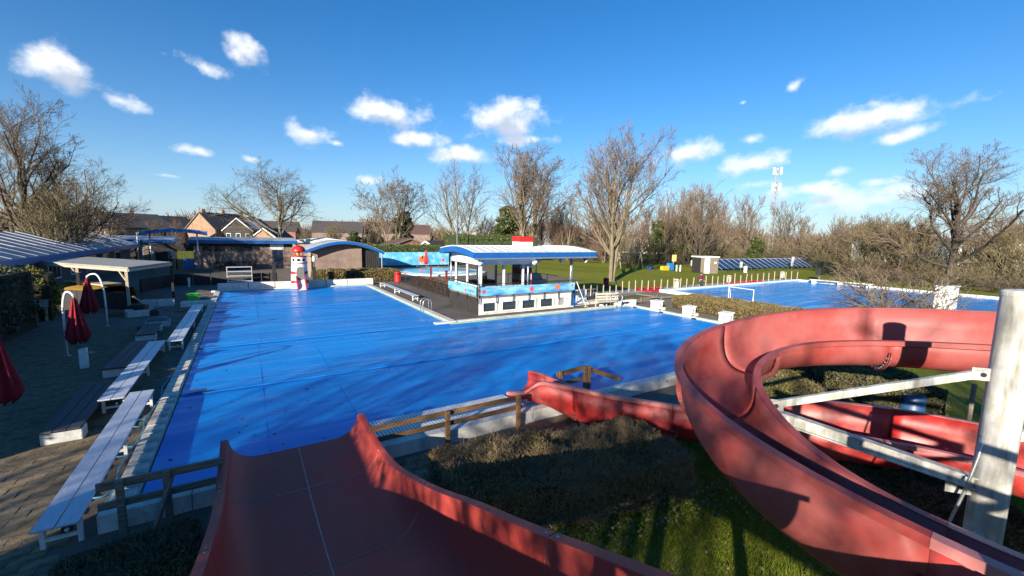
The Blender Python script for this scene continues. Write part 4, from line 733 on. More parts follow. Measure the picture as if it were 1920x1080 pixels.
# lamp posts
def lamp(label, x, y, h=2.6):
    t = T('lamp_post', label, 'lamp post', (x, y, 0)); MB().b2(-.13,.13,-.13,.13,0,h*.62).build('plinth', black, t); MB().cyl((0,0,h*.62),(0,0,h*.8),.05).build('shaft', black, t); MB().lathe([(.06,h*.8),(.15,h*.84),(.16,h*.92),(.08,h)], n=12).build('lantern', white if h > 2.4 else black, t)
    MB().tube([(0,0,h*.85),(-.2,0,h*.98),(-.45,0,h*1.0)], .03, 6).build('arm', black, t)
x, y = ay(590,532,44.2).x, 44.2; lamp('black square lamp post beside the brown hedge and the lighthouse', x, y, 2.75)
x = ay(515,530,46.2).x; t = T('black_post', 'plain black square post at the end of the black fence', 'post', (x, 46.2, 0)); MB().b2(-.15,.15,-.15,.15,0,2.0).build('shaft', black, t); MB().b2(-.18,.18,-.18,.18,2.0,2.08).build('cap', black, t)
# ------------------------------------------------------------------ pool buildings
brown = brickmat('brown_brick', (.29,.19,.14), (.22,.14,.105), (.27,.24,.21)); orangebrick = brickmat('orange_brick', (.36,.19,.1), (.3,.15,.08), (.3,.26,.22)); palebrick = brickmat('pale_brick', (.42,.31,.19), (.36,.26,.15), (.34,.3,.25)); redbrick = brickmat('red_brick', (.34,.1,.06), (.27,.08,.05), (.28,.22,.18))
for b_ in (brown,):
    pass
greyroof = mat('metal_roof_grey', (.46,.47,.48), (.34,.35,.37), .45, 1.5, lo=.3, hi=.75, col3=(.25,.26,.26), scale3=.4)
# changing block with flat blue fascia
cb_ = T('changing_block', 'long brown brick changing block with flat grey roof and blue fascia', 'building', (-5.6, 66.0, 0))
MB().b2(0,11,0,5,0,3.0).build('wall', brown, cb_); MB().b2(-.5,11.6,-.9,5.5,3.35,3.75).build('fascia', blue, cb_)
for i in range(12): MB().prism([(-.85,3.76),(1.9,4.15),(5.4,3.8),(5.4,3.76)], -.45+i, -.45+i+.985, 'X').build('roof_sheet', greyroof, cb_)
MB().b2(0,11,-.02,.1,3.0,3.34).build('frieze', blackwood, cb_)
for x0, x1 in ((.9,3.2),(3.9,6.2)): w_ = MB().b2(x0,x1,-.06,0,2.35,3.0).build('window', black, cb_); MB().b2(x0+.06,x1-.06,-.075,-.062,2.42,2.95).build('pane', glass, w_)
MB().b2(8.3,9.9,-.06,.0,2.55,3.3).build('white_panel', white, cb_); d_ = MB().b2(8.5,9.7,-.05,0,0,2.5).build('door', mat('navy_door', (.01,.02,.05), rough=.5), cb_); MB().b2(8.58,8.66,-.1,-.05,1.0,1.15).build('handle', steel, d_)
MB().b2(1.9,2.15,-.3,0,0,3.0).build('pier', greywood, cb_); MB().b2(4.5,5.1,-.04,0,2.2,2.5).build('sign_board', blue, cb_)
t = T('wall_bench', 'dark low bench along the brown brick changing block', 'bench', (-1.2, 64.8, 0)); MB().b2(-2.2,2.2,-.3,.3,.5,.6).build('seat', blackwood, t); MB().b2(-2.2,2.2,.25,.32,.6,1.1).build('back', blackwood, t)
for s in (-2,0,2): MB().b2(s-.1,s+.1,-.25,.25,0,.5).build('leg', black, t)
# curved roof block
cv = T('curved_roof_block', 'brown brick block with curved grey roof and blue arched fascia', 'building', (5.9, 52.0, 0))
def arc(x): t_ = (x+.6)/8.6; return 2.95+1.15*math.sin(math.pi*min(1, max(0, t_*1.0)))*1.0 - .15*t_
MB().prism([(0,0),(5.6,0),(5.6,arc(5.6)-.3)]+[(x, arc(x)-.3) for x in np.linspace(5,.0,8)], 0, 6, 'Y').build('wall', brown, cv)
MB().prism([(5.6,0),(7.7,0),(7.7,2.7),(5.6,3.4)], .35, 6, 'Y').build('plank_wall', blackwood, cv)
for i in range(9): MB().b2(5.65+i*.23,5.65+i*.23+.2,.3,.345,0,2.75).build('board', blackwood, cv)
MB().cyl((7.75,-.7,0),(7.75,-.7,2.9),.07,n=10).build('post', steel, cv); MB().b2(-.15,.12,-.12,-.0,0,2.7).build('downpipe', palewood, cv)
xs2 = np.linspace(-.6, 8.0, 14)
MB().grid([[(x, -.95, arc(x)-.3+dz) for x in xs2] for dz in (0,.33)]).build('fascia', blue, cv, solid=.04)
for k in range(8): MB().grid([[(x, -.94+k*.95+yy, arc(x)+.045) for x in xs2] for yy in (0,.945)]).build('roof_sheet', greyroof, cv, solid=.02)
# mural
mural = T('sea_mural_fence', 'long blue painted sea mural fence behind the paddling pool', 'fence', (13.6, 63.5, 0)); muralm = mat('sea_mural', (.03,.25,.55), (.15,.55,.72), .6, .5, lo=.3, hi=.65, detail=7, col3=(.4,.72,.8), scale3=.9)
for i in range(8): MB().b2(i*1.75,i*1.75+1.74,0,.06,.25,2.25).build('panel', muralm, mural); 
for i in range(9): MB().b2(i*1.75-.05,i*1.75+.05,.061,.16,0,2.3).build('post', greywood, mural)
for i, (x, z, r) in enumerate(((9.4,1.1,.75),(9.6,1.5,.35),(13.0,1.0,.4))): MB().prism(starpoly(x, z, r, 7), -.012, -.008, 'Y').build('painted_motif', crab if i != 2 else starred, mural)
# paddling pool
pp = T('paddling_pool', 'white rimmed blue paddling pool behind the mesh fence', 'paddling pool', (22.0, 53.5, 0))
def oval(rx, ry, n=28): return [(rx*math.copysign(abs(math.cos(a))**.7, math.cos(a)), ry*math.copysign(abs(math.sin(a))**.7, math.sin(a))) for a in np.linspace(0, 2*math.pi, n, endpoint=False)]
MB().prism(oval(5.6,5.6), -.02, .16).build('rim', white, pp); MB().prism(oval(4.6,4.4), .1, .2).build('water', mat('pale_pool', (.1,.42,.68), (.2,.5,.72), .2, 2), pp); MB().prism([(x+.5, y-2.4) for x, y in oval(2.4,1.3)], .2, .24).build('inner_island', white, pp)
# left wing with big sloping metal roof
lw = T('left_wing', 'long low wing with a wide sloping metal roof and dark blue fascia', 'building', (-12.2, 36.5, 0)); blw = mat('dark_blue_render', (.05,.06,.085), (.07,.08,.1), .8, 2)
MB().b2(-9,-.9,.4,38,0,2.9).build('wall', blw, lw)
for i in range(20): y0 = -.3+i*1.95; MB().prism([(0,2.98),(-4.6,4.55),(-9.2,3.6),(-9.2,3.55),(-4.6,4.45),(0,2.9)], y0, y0+1.93, 'Y').build('roof_sheet', greyroof, lw)
for i in range(20): MB().bar((0.0,-.32+i*1.95,3.02),(-4.6,-.32+i*1.95,4.59),.05,.06).build('seam', greyroof, lw)
MB().b2(0,.06,-.3,38.7,2.55,2.98).build('fascia', blue, lw); MB().prism([(0,2.55),(0,2.98),(-4.6,4.5),(-9.2,3.55),(-9.2,2.55)], -.36, -.3, 'Y').build('gable_fascia', blue, lw)
for i in range(6): y0 = 5+i*5; w_ = MB().b2(-.9,-.84,y0,y0+2.6,.9,2.3).build('window', white, lw); 
for i in range(6):
    for k in range(3): y0 = 5+i*5+.12+k*.82; MB().b2(-.84,-.825,y0,y0+.72,1.0,2.2).build('pane', glass, [o for o in lw.children if o.name.startswith('window')][i])
# cross wing
xw = T('entrance_wing', 'low grey wing with blue fascia left of the entrance gate', 'building', (-20, 80, 0)); MB().b2(0,10.5,0,6,0,3.1).build('wall', mat('grey_render', (.3,.3,.3), (.22,.22,.22), .8, 2), xw); MB().b2(-.5,11,-.8,6.5,3.1,3.5).build('fascia', blue, xw)
for i in range(9): MB().prism([(-.75,3.51),(3,4.0),(6.4,3.6),(6.4,3.51)], -.4+i*1.27, -.4+i*1.27+1.25, 'X').build('roof_sheet', greyroof, xw)
for x0, x1, m_ in ((5.4,7.0,black),(7.4,8.2,brown),(8.7,10.1,black)): MB().b2(x0,x1,-.05,0,0,2.4).build('door', m_, xw)
# entrance canopy and gate
ec = T('entrance_canopy', 'blue curved canopy on thin steel posts over the entrance gate', 'canopy', (-9.9, 62.5, 0))
xs3 = np.linspace(-.2, 6.0, 12); cz = lambda x: 4.72+.42*math.sin(math.pi*(x+.4)/6.8)
MB().grid([[(x, 0, cz(x)-.45+dz) for x in xs3] for dz in (0,.42)]).build('fascia', blue, ec, solid=.05); MB().grid([[(x, y, cz(x)) for x in xs3] for y in (-.05,2.6)]).build('roof_sheet', greyroof, ec, solid=.04)
for x in (.6,4.95): MB().cyl((x,.6,0),(x,.6,cz(x)-.3),.08,n=10).build('post', steel, ec, smooth=True)
gt_ = T('entrance_gate', 'dark steel entrance gate with lintel and bars', 'gate', (-10.2, 68.0, 0)); MB().b2(0,4.9,-.2,.2,2.3,3.3).build('lintel', black, gt_)
for x in (0,2.5,4.7): MB().b2(x,x+.2,-.1,.1,0,2.3).build('post', black, gt_)
for i in range(12): MB().cyl((2.8+i*.16,0,.1),(2.8+i*.16,0,2.1),.02,n=6).build('bar', black, gt_)
for k in range(3): bw_ = MB().b2(3.3+k*.42,3.3+k*.42+.38,-.35,-.12,.1,1.35).build('blue_slat', mat('bright_blue', (.02,.16,.6), rough=.5), gt_)
car = T('parked_car', 'white parked car seen through the entrance gate', 'car', (-12.5, 86, 0), R(8)); carw = mat('car_white', (.75,.78,.8), rough=.25)
MB().prism([(-2.1,.35),(2.1,.35),(2.15,.75),(1.3,.95),(.75,1.42),(-1.1,1.45),(-1.9,.98),(-2.15,.85)], -.85, .85, 'Y').build('body', carw, car, bev=.06); MB().prism([(1.2,.96),(.72,1.36),(-1.05,1.39),(-1.7,.98)], -.87, .87, 'Y').build('window', glass, car)
for x in (-1.35,1.35):
    for y in (-.8,.8): wq = MB().cyl((x,y-.1,.33),(x,y+.1,.33),.33,n=18).build('wheel', black, car); MB().cyl((x,y-.11,.33),(x,y+.11,.33),.18,n=12).build('rim', steel, wq)
for y in (-.6,.6): MB().b2(2.05,2.16,y-.2,y+.2,.62,.76).build('headlight', glass, car)
# ------------------------------------------------------------------ people
skin = mat('skin', (.45,.27,.19), rough=.6); hairm = mat('dark_hair', (.03,.02,.015), rough=.8)
def skinned(name, joints_, edges_, m_, parent):
    me = bpy.data.meshes.new(name); me.from_pydata([j[:3] for j in joints_], edges_, []); me.materials.append(m_); o = link(name, me, parent)
    sk = o.modifiers.new('skin', 'SKIN'); sk.use_smooth_shade = True; sub = o.modifiers.new('sub', 'SUBSURF'); sub.levels = 1; sub.render_levels = 1
    for v_, j in zip(me.skin_vertices[0].data, joints_): v_.radius = (j[3], j[4] if len(j) > 4 else j[3])
    me.skin_vertices[0].data[0].use_root = True; return o
def person(label, x, y, rz, top, legs, reach=False):
    t = T('person', label, 'person', (x, y, 0), rz)
    J = [(0,0,.95,.13,.1),(0,0,1.15,.13,.1),(0,-.01,1.38,.15,.1),(0,-.01,1.47,.06),(0,.02,1.55,.06),(0,.03,1.64,.1,.1),(0,.03,1.73,.07)]
    E_ = [(i, i+1) for i in range(6)]
    def chain(root, pts):
        k = root
        for p in pts: J.append(p); E_.append((k, len(J)-1)); k = len(J)-1
        return k
    for s in (-1,1):
        el = (s*.27,.02,1.13,.042) if not (reach and s == 1) else (s*.36,.16,1.22,.042); wr = (s*.29,.14,.9,.032) if not (reach and s == 1) else (s*.62,.3,1.15,.032)
        h = chain(2, [(s*.19,0,1.4,.06), el, wr, (wr[0]+s*.01, wr[1]+.05, wr[2]-.06, .034,.02)])
        for k in range(4): J.append((wr[0]+s*.01+(k-1.5)*.018, wr[1]+.08, wr[2]-.14-.01*(k in (1,2)), .009)); E_.append((h, len(J)-1))
        J.append((wr[0]-s*.03, wr[1]+.1, wr[2]-.08, .01)); E_.append((h, len(J)-1))
        chain(0, [(s*.09,0,.88,.09), (s*.11,.05*s+.03,.5,.062), (s*.11,.1*s-.02,.1,.045), (s*.12,.1*s+.12,.04,.045,.035)])
    skinned('body', J, E_, skin, t)
    ju = [(0,0,.9,.165,.13),(0,0,1.15,.16,.125),(0,-.01,1.38,.175,.125),(0,-.01,1.47,.09)]; je = [(0,1),(1,2),(2,3)]
    for s in (-1,1):
        k = len(ju); q_ = [(s*.2,0,1.4,.08),(s*.27,.02,1.13,.062),(s*.29,.13,.92,.05)] if not (reach and s == 1) else [(s*.2,0,1.4,.08),(s*.36,.16,1.22,.062),(s*.6,.29,1.155,.05)]
        ju += q_; je += [(2,k),(k,k+1),(k+1,k+2)]
    skinned('jumper', ju, je, top, t)
    tr = [(0,0,.95,.16,.125)]; te = []
    for s in (-1,1): k = len(tr); tr += [(s*.09,0,.86,.105),(s*.11,.05*s+.03,.5,.08),(s*.11,.1*s-.02,.12,.07)]; te += [(0,k),(k,k+1),(k+1,k+2)]
    skinned('trousers', tr, te, legs, t)
    for s in (-1,1): MB().lathe([(.04,0),(.055,.01),(.05,.07),(.03,.09)], n=10).build('shoe', black, t, loc=(s*.12,.1*s+.06,0)).scale = (1,2.4,1)
    MB().lathe([(.02,.12),(.09,.09),(.115,.03),(.115,-.03),(.1,-.07)], n=14).build('hair', hairm, t, smooth=True, loc=(0,.0,1.68))
    for s in (-.035,.035): MB().lathe([(.005,-.01),(.012,0),(.005,.01)], n=6).build('eye', black, t, loc=(s,.128,1.65))
    MB().lathe([(.003,.03),(.014,-.01),(.004,-.025)], n=6).build('nose', skin, t, loc=(0,.135,1.625)); MB().b2(-.025,.025,.118,.126,1.575,1.582).build('mouth', redpaint, t)
    return t
jeans = mat('dark_jeans', (.02,.025,.05), rough=.9)
person('person in a maroon jumper and dark jeans walking along the second pool', *g(1313,541), R(165), mat('maroon_knit', (.13,.015,.045), (.1,.01,.035), .95, 8), jeans).scale = (.94,.94,.94)
person('person in black clothes reaching out at the entrance gate', -7.9, 66.2, R(190), black, black, True)
# ------------------------------------------------------------------ lawn things
sh = T('pump_shed', 'small grey timber shed with flat white roof edge and white door', 'shed', (*g(1313,513),0), R(-20))
for i in range(14): MB().b2(i*.21,i*.21+.2,0,.05,0,2.35).build('board', greywood, sh)
for i in range(10):
    for x0 in (0, 2.88): MB().b2(x0,x0+.05,.05+i*.21,.25+i*.21,0,2.35).build('board', blackwood, sh)
MB().b2(.03,2.9,2.1,2.15,0,2.3).build('rear_wall', greywood, sh); MB().b2(-.1,3.05,-.1,2.3,2.36,2.55).build('roof', white, sh); MB().b2(.6,1.45,-.05,-.002,0,2.25).build('door', white, sh); MB().b2(2.2,2.6,-.03,-.005,1.5,1.75).build('sign', white, sh)
x, y = g(1353,509); sp_ = T('solar_array', 'long tilted row of dark blue solar panels behind a green mesh fence', 'solar panels', (x, y, 0), math.atan2(g(1530,503)[1]-y, g(1530,503)[0]-x)); Ls = math.hypot(g(1530,503)[0]-x, g(1530,503)[1]-y); solm = mat('solar_blue', (.012,.028,.075), (.016,.035,.09), .25, 2)
for i in range(18):
    a = i*Ls/18; pn = MB().grid([[(a+.05, 0, .35), (a+Ls/18-.05, 0, .35)], [(a+.05, 2.6, 1.75), (a+Ls/18-.05, 2.6, 1.75)]]).build('panel', solm, sp_, solid=.05); MB().bar((a,-.02,.36),(a,2.6,1.79),.05,.05).build('frame', alu, pn); MB().bar((a+.3,2.5,-.1),(a+.3,2.5,1.68),.06).bar((a+.3,.15,-.1),(a+.3,.15,.42),.06).build('leg', steel, pn)
MB().bar((0,2.62,1.79),(Ls,2.62,1.79),.06,.06).build('top_rail', alu, sp_)
mf = T('green_mesh_fence', 'dark green wire mesh fence standing before the solar panels', 'fence', (x-1.2, y-1.8, 0), sp_.rotation_euler.z); Lm = Ls+6; sg = []
for i in range(int(Lm/2.5)+1): MB().cyl((i*2.5,0,-.1),(i*2.5,0,1.6),.04,n=6).build('post', mat('dark_green', (.01,.04,.025), rough=.6), mf)
for i in range(int(Lm/.25)): sg.append((i*.25,0,.1,i*.25,0,1.5,.007,.007))
for k in range(8): sg.append((0,0,.1+k*.2,Lm,0,.1+k*.2,.009,.009))
stuff(link('mesh_panel', segs_mesh('mesh_panel', sg, MATS['dark_green']), mf))
sw = T('swing_frame', 'pale timber swing frame with red seat on the lawn', 'swing', (*g(1180,503),0), R(-25))
for s in (-1.9,1.9):
    for k in (-1,1): MB().cyl((s+k*.0,k*1.0,0),(s,0,2.7),.09,n=8).build('leg', palewood, sw)
MB().cyl((-2.2,0,2.68),(2.2,0,2.68),.09,n=8).build('crossbar', palewood, sw)
for s in (-.7,.7):
    for k in (-.2,.2): MB().cyl((s+k,0,.5),(s+k,0,2.65),.015,n=5).build('chain', steel, sw)
    MB().b2(s-.28,s+.28,-.12,.12,.46,.52).build('seat', redpaint, sw)
for px, py, w_, h_, m_, lb, nm in ((1246,511,1.5,.95,yellow,'yellow play panel on the lawn in front of the blue box','climbing_block'),(1256,509,1.2,1.25,mat('play_blue',(.02,.2,.55),rough=.5),'bright blue play box behind the yellow play panel','play_box'),(1219,507,1.1,.6,mat('play_navy',(.03,.1,.35),rough=.5),'small navy blue spring rider on the lawn by the swing','spring_rider')):
    x, y = g(px, py); t = T(nm, lb, 'play equipment', (x, y, .05)); MB().b2(-w_/2,w_/2,-.25,.25,.12,h_).build('body', m_, t, bev=.04); MB().b2(-w_/2+.1,-w_/2+.22,-.1,.1,-.1,.12).b2(w_/2-.22,w_/2-.1,-.1,.1,-.1,.12).build('feet', steel, t)
x, y = g(1262,508); t = T('yellow_sign', 'square yellow notice on a post on the lawn', 'sign', (x, y, 0)); MB().b2(-.05,.05,-.05,.05,0,2.4).build('post', palewood, t); MB().b2(-.5,.5,-.1,-.052,1.5,2.55).build('board', mat('pale_yellow',(.7,.6,.2),rough=.6), t)
for px, py, lb in ((1297,506,'small white notice plate at the edge of the wood'),(1388,510,'white notice plate on the fence before the solar panels'),(1484,506,'white double notice plates at the right end of the solar panels')):
    x, y = g(px, py); t = T('notice_sign', lb, 'sign', (x, y, 0)); MB().b2(-.04,.04,-.03,.03,0,1.3).build('post', steel, t); MB().b2(-.4,.4,-.06,-.032,.7,1.6).build('board', white, t)
    if px == 1484: MB().b2(-.3,.5,-.06,-.032,1.63,2.3).build('board', white, t)
for px, py in ((1275,511),(1268,511)):
    x, y = g(px, py); t = T('white_bollard', 'short white bollard on the lawn beside the yellow sign', 'bollard', (x, y, 0), 0, 'white bollards on the lawn'); MB().cyl((0,0,-.1),(0,0,1.05),.1,n=10).build('shaft', white, t); MB().lathe([(.1,1.05),(.08,1.12),(.02,1.15)], n=10).build('cap', white, t)
# cell mast
x, y = far(1447, 190); mt = T('cell_mast', 'tall slender lattice mobile phone mast with white antennas above the wood', 'mast', (x, y, 0)); zt = zat(1457, 315, 190); zt = max(zt, 30); 
for s in range(3): MB().cyl((.9*math.cos(s*2.09),.9*math.sin(s*2.09),0),(.4*math.cos(s*2.09),.4*math.sin(s*2.09),zt),.16,n=6).build('leg', steel, mt)
for i in range(int(zt/2)):
    r_ = .9-.5*i*2/zt
    for s in range(3): MB().cyl((r_*math.cos(s*2.09),r_*math.sin(s*2.09),i*2),(r_*math.cos((s+1)*2.09),r_*math.sin((s+1)*2.09),i*2+2),.07,n=5).build('brace', steel, mt)
for z in (zt-1.2, zt-7):
    for s in range(3): MB().b2(-.35,.35,-.25,.25,-1.3,1.3).build('antenna', white, mt, loc=(1.3*math.cos(s*2.09+.5), 1.3*math.sin(s*2.09+.5), z))
for px, dep, top in ((110,78,372),(257,80,437),(857,72,395)):
    x, y = far(px, dep); t = T('street_light', 'thin grey street light column near pixel houses', 'street light', (x, y, 0)); t['label'] = {110:'thin white street light column in front of the dark left trees',257:'thin grey street light column left of the entrance canopy',857:'thin grey street light column behind the mural fence'}[px]; h_ = zat(px, top, dep); MB().cyl((0,0,0),(0,0,h_),.09,.06,n=8).build('column', steel, t); MB().b2(-.1,.5,-.12,.12,h_,h_+.12).build('lantern', steel, t)
# ------------------------------------------------------------------ bare trees
def grow(seed, H, trunk=.2, limbs=9, ang=(.5,1.0), trop=.12, wob=.16, levels=4, kids=(7,6,5,4), ratio=(.62,.5,.46,.42), r0=None, rmin=.012, stems=1, stem_ang=.12, limb_len=.62, low=.25):
    rs = np.random.default_rng(seed); S = [[], []]; r0 = r0 or H*.022
    def br(p, d, L, r, lv, first=False):
        n = 7 if lv == 0 else (5 if lv < 3 else 3); pts = [p]; dirs = [d]; cur = d.copy(); q = p.copy(); rad = [r]
        for i in range(n):
            cur = cur + rs.normal(size=3)*wob*(.35 if lv == 0 else 1) + np.array([0,0,trop*(.3 if lv == 0 else 1)]); cur /= np.linalg.norm(cur)
            q = q + cur*L/n; rr = max(rmin, r*(1-(i+1)/n*(.55 if lv < 2 else .7)))
            S[0 if (lv == 0 or (lv == 1 and r > r0*.3)) else 1].append((*pts[-1], *(q+cur*min(.04, rr*.4)), rad[-1], rr, lv)); pts.append(q.copy()); dirs.append(cur.copy()); rad.append(rr)
        if lv >= levels: return
        k = limbs if lv == 0 else kids[min(lv, len(kids)-1)]; k = max(2, int(round(k*rs.uniform(.8,1.2))))
        for j in range(k):
            f = (trunk+(1-trunk)*(j+.5)/k) if lv == 0 else low+(1-low)*(j+rs.random())/k
            i = min(n-1, int(f*n)); w_ = f*n-i; pos = pts[i]*(1-w_)+pts[i+1]*w_; dd = dirs[i+1]
            a = rs.uniform(*ang)*(1.12-.45*f if lv == 0 else 1); az = j*2.4+rs.uniform(-.5,.5) if lv == 0 else rs.uniform(0, 6.28)
            e = np.cross(dd, [0.3,.2,1] if abs(dd[2]) < .9 else [1,0,0]); e /= np.linalg.norm(e); h = np.cross(dd, e)
            nd = dd*math.cos(a)+(e*math.cos(az)+h*math.sin(az))*math.sin(a)
            Lc = L*(limb_len*(1.15-.55*f) if lv == 0 else ratio[min(lv, len(ratio)-1)]*(1.15-.4*f))*rs.uniform(.75,1.2)
            br(pos, nd/np.linalg.norm(nd), Lc, max(rmin, rad[i]*(.5 if lv == 0 else .55)), lv+1)
    for s in range(stems):
        a = s/stems*6.28+rs.random(); sa = 0 if stems == 1 else stem_ang*rs.uniform(.5,1.3)
        d = np.array([math.sin(sa)*math.cos(a), math.sin(sa)*math.sin(a), math.cos(sa)]); br(np.array([.18*math.cos(a)*(stems > 1), .18*math.sin(a)*(stems > 1), -.2]), d, H*(1 if stems == 1 else rs.uniform(.78,1.0)), r0*(1 if stems == 1 else .72), 0)
    return np.array(S[0]), np.array(S[1])
def treemesh(seed, m1, m2, **k):
    a, c = grow(seed, **k); return segs_mesh('trunk', a[:, :8], m1, 7), segs_mesh('crown', c[:, :8], m2, 3), float(np.percentile(c[:, 5], 99.7))
def put(meshes, label, loc, name='bare_tree', cat='tree', group=None, rz=0, s=1.0, sz=None):
    t = T(name, label, cat, loc, rz, group); t.scale = (s, s, sz or s); link('trunk', meshes[0], t); link('crown', meshes[1], t); return t
vase = treemesh(11, bark, twigm, H=17.0, trunk=.22, limbs=13, ang=(.5,.85), trop=.1, wob=.11, stems=3, stem_ang=.12, kids=(8,7,6,4), limb_len=.52, ratio=(.6,.52,.46), r0=.42, rmin=.015, levels=4)
vase2 = treemesh(23, bark, twigm, H=17, trunk=.25, limbs=11, ang=(.5,.9), trop=.08, wob=.13, stems=3, stem_ang=.2, kids=(8,7,6,5), limb_len=.5, r0=.34, rmin=.017, levels=3)
wide = treemesh(5, bark, twigm, H=14.5, rmin=.014, trunk=.27, limbs=13, ang=(.75,1.15), trop=.07, wob=.14, kids=(8,8,7,6), limb_len=.85, ratio=(.6,.5,.45), r0=.42, levels=4)
wide2 = treemesh(8, bark, twigm, H=14, trunk=.2, limbs=9, ang=(.6,1.05), trop=.09, wob=.15, kids=(8,8,6,6), limb_len=.7, stems=2, stem_ang=.22, r0=.36, rmin=.018, levels=4)
round_ = treemesh(17, darkbark, twigm, H=15, trunk=.2, limbs=15, ang=(.5,1.0), trop=.1, wob=.12, kids=(9,8,8,7), limb_len=.8, r0=.5, rmin=.014, levels=4)
wildA = treemesh(31, bark, twigred, H=12.5, trunk=.12, limbs=12, ang=(.4,.8), trop=.11, wob=.14, kids=(8,7,5), stems=3, stem_ang=.2, limb_len=.5, r0=.25, rmin=.02, levels=3)
wildB = treemesh(37, bark, twigolive, H=11.5, trunk=.1, limbs=13, ang=(.4,.85), trop=.1, wob=.16, kids=(8,7,5), stems=4, stem_ang=.26, limb_len=.5, r0=.23, rmin=.02, levels=3)
wildC = treemesh(41, darkbark, twigm, H=13, trunk=.15, limbs=15, ang=(.4,.75), trop=.12, wob=.12, kids=(8,7,5), stems=2, stem_ang=.16, limb_len=.48, r0=.22, rmin=.02, levels=3)
shrubA = treemesh(51, darkbark, twigolive, H=5.2, trunk=.05, limbs=9, ang=(.3,.8), trop=.05, wob=.2, kids=(6,5), stems=9, stem_ang=.55, limb_len=.55, r0=.06, rmin=.016, levels=2)
shrubB = treemesh(53, darkbark, twigm, H=4.6, trunk=.05, limbs=10, ang=(.3,.8), trop=.0, wob=.24, kids=(6,5), stems=10, stem_ang=.7, limb_len=.55, r0=.055, rmin=.016, levels=2)
def sc_to(px, py, dep, ms): H = ms[2] if isinstance(ms, tuple) and len(ms) > 2 else ms; return max(.3, (zat(px, py, dep)+.2)/H)
x, y = g(1146,527); put(vase, 'tall bare vase shaped tree with several pale stems on the sunny lawn', (x, y, -.1), s=sc_to(1160, 240, math.hypot(x, y), vase), rz=1.0)
for px, dep, top, ms_, H, lb, rz in ((528,88,308,wide,17.2,'wide spreading bare tree behind the brown brick changing block',.4),(735,84,322,wide2,15.5,'forked bare tree standing behind the red brick shed',2.2),(862,88,303,vase2,18,'thin bare upright tree behind the left end of the kiosk roof',1.7),(985,80,266,vase,18.3,'rounded bare multi stemmed tree behind the kiosk chimney',2.9),(1312,76,342,wildC,14,'pale trunked young bare tree left of the shed',.7),(1790,76,272,round_,17.5,'large dark rounded bare tree at the right beyond the second pool',.2)):
    x, y = far(px, dep); k = sc_to(px, top, dep, ms_); put(ms_, lb, (x, y, -.1), s=k*(1.3 if px in (528, 985, 1790) else 1.0), sz=k, rz=rz)
x, y = g(1660,590); put(shrubB, 'low bare many stemmed bush between the spiral slide and the second pool', (x, y, 0), 'bare_bush', 'bush', s=1.0, rz=1.1, sz=.82)
x, y = g(1700,640); put(shrubA, 'dense bare bush close behind the far bend of the spiral slide', (x, y, 0), 'bare_bush', 'bush', s=.75, rz=.3, sz=.5)
# woodland behind the lawn
wl = [wildA, wildB, wildC]; i = 0
wtop = [(1060,365),(1100,380),(1200,372),(1280,345),(1360,362),(1440,358),(1500,372),(1560,392),(1620,398),(1700,388),(1800,392),(1900,400),(1990,400)]
for dep, pxs in ((84, range(1075, 2010, 66)), (98, range(1050, 2010, 58)), (118, range(1010, 2040, 56))):
    for px in pxs:
        p_ = px+random.uniform(-14,14); d_ = dep*random.uniform(.95,1.06)*(1.0 if p_ > 1240 else 1.06); x, y = far(p_, d_)
        if (p_ > 1560 and (dep < 90 or (dep < 110 and random.random() < .45))) or (1335 < p_ < 1575 and dep < 110): continue
        top = float(np.interp(p_, [a for a, _ in wtop], [b_ for _, b_ in wtop]))+random.uniform(-8,30)+(8 if dep > 100 else 0); k = random.choice((0,1,2,2)) if p_ > 1300 else random.choice((0,0,1,2))
        put(wl[k], ['reddish brown bare tree in the wood behind the lawn','olive brown bare multi stemmed tree in the wood behind the lawn','grey bare tree in the wood behind the lawn'][k], (x, y, -.2), 'woodland_tree', 'tree', 'bare trees in the wood behind the lawn %d' % k, random.uniform(0,6), sc_to(p_, top, d_, wl[k]))
for px in list(range(1060, 1990, 25)):
    p_ = px+random.uniform(-8,8); d_ = random.uniform(76,88)*(1.08 if p_ < 1240 else 1) ; x, y = far(p_, d_)
    if 1300 < p_ < 1575: d_ += 24; x, y = far(p_, d_)
    k = random.random() < .5; put(shrubA if k else shrubB, 'olive bare shrub in the undergrowth of the wood' if k else 'brown bare shrub in the undergrowth of the wood', (x, y, -.1), 'woodland_shrub', 'shrub', 'bare shrubs under the wood %d' % k, random.uniform(0,6), random.uniform(.7,1.4))
for px, dep, top, lb in ((1690,80,400,'bare tree leaning over the far end of the second pool'),(1640,78,405,'bushy bare tree by the far corner of the second pool'),(1880,78,415,'twiggy bare tree at the right behind the white pillar')):
    x, y = far(px, dep); put(wildB, lb, (x, y, -.1), s=sc_to(px, top, dep, wildB), rz=px)
for px, dep in ((1600,73),(1630,69),(1660,67),(1720,66),(1770,65),(1830,65),(1880,65),(1930,66),(1680,76),(1850,72)):
    x, y = far(px, dep+4); put(shrubA if px % 20 else shrubB, 'tangled bare shrub along the right end of the second pool', (x, y, -.1), 'bare_bush', 'bush', 'bare shrubs right of the second pool', px, random.uniform(.38,.62))
for px, dep, s in ((575,112,.5),(625,118,.6),(700,105,.45),(835,112,.6),(905,98,.7),(930,106,.65),(1010,92,.6),(1040,100,.75),(470,120,.45),(290,118,.5),(330,125,.5)):
    x, y = far(px, dep); put(wl[px % 3], 'small bare garden tree among the distant houses', (x, y, -.1), 'garden_tree', 'tree', 'small bare trees among the houses', px, s)
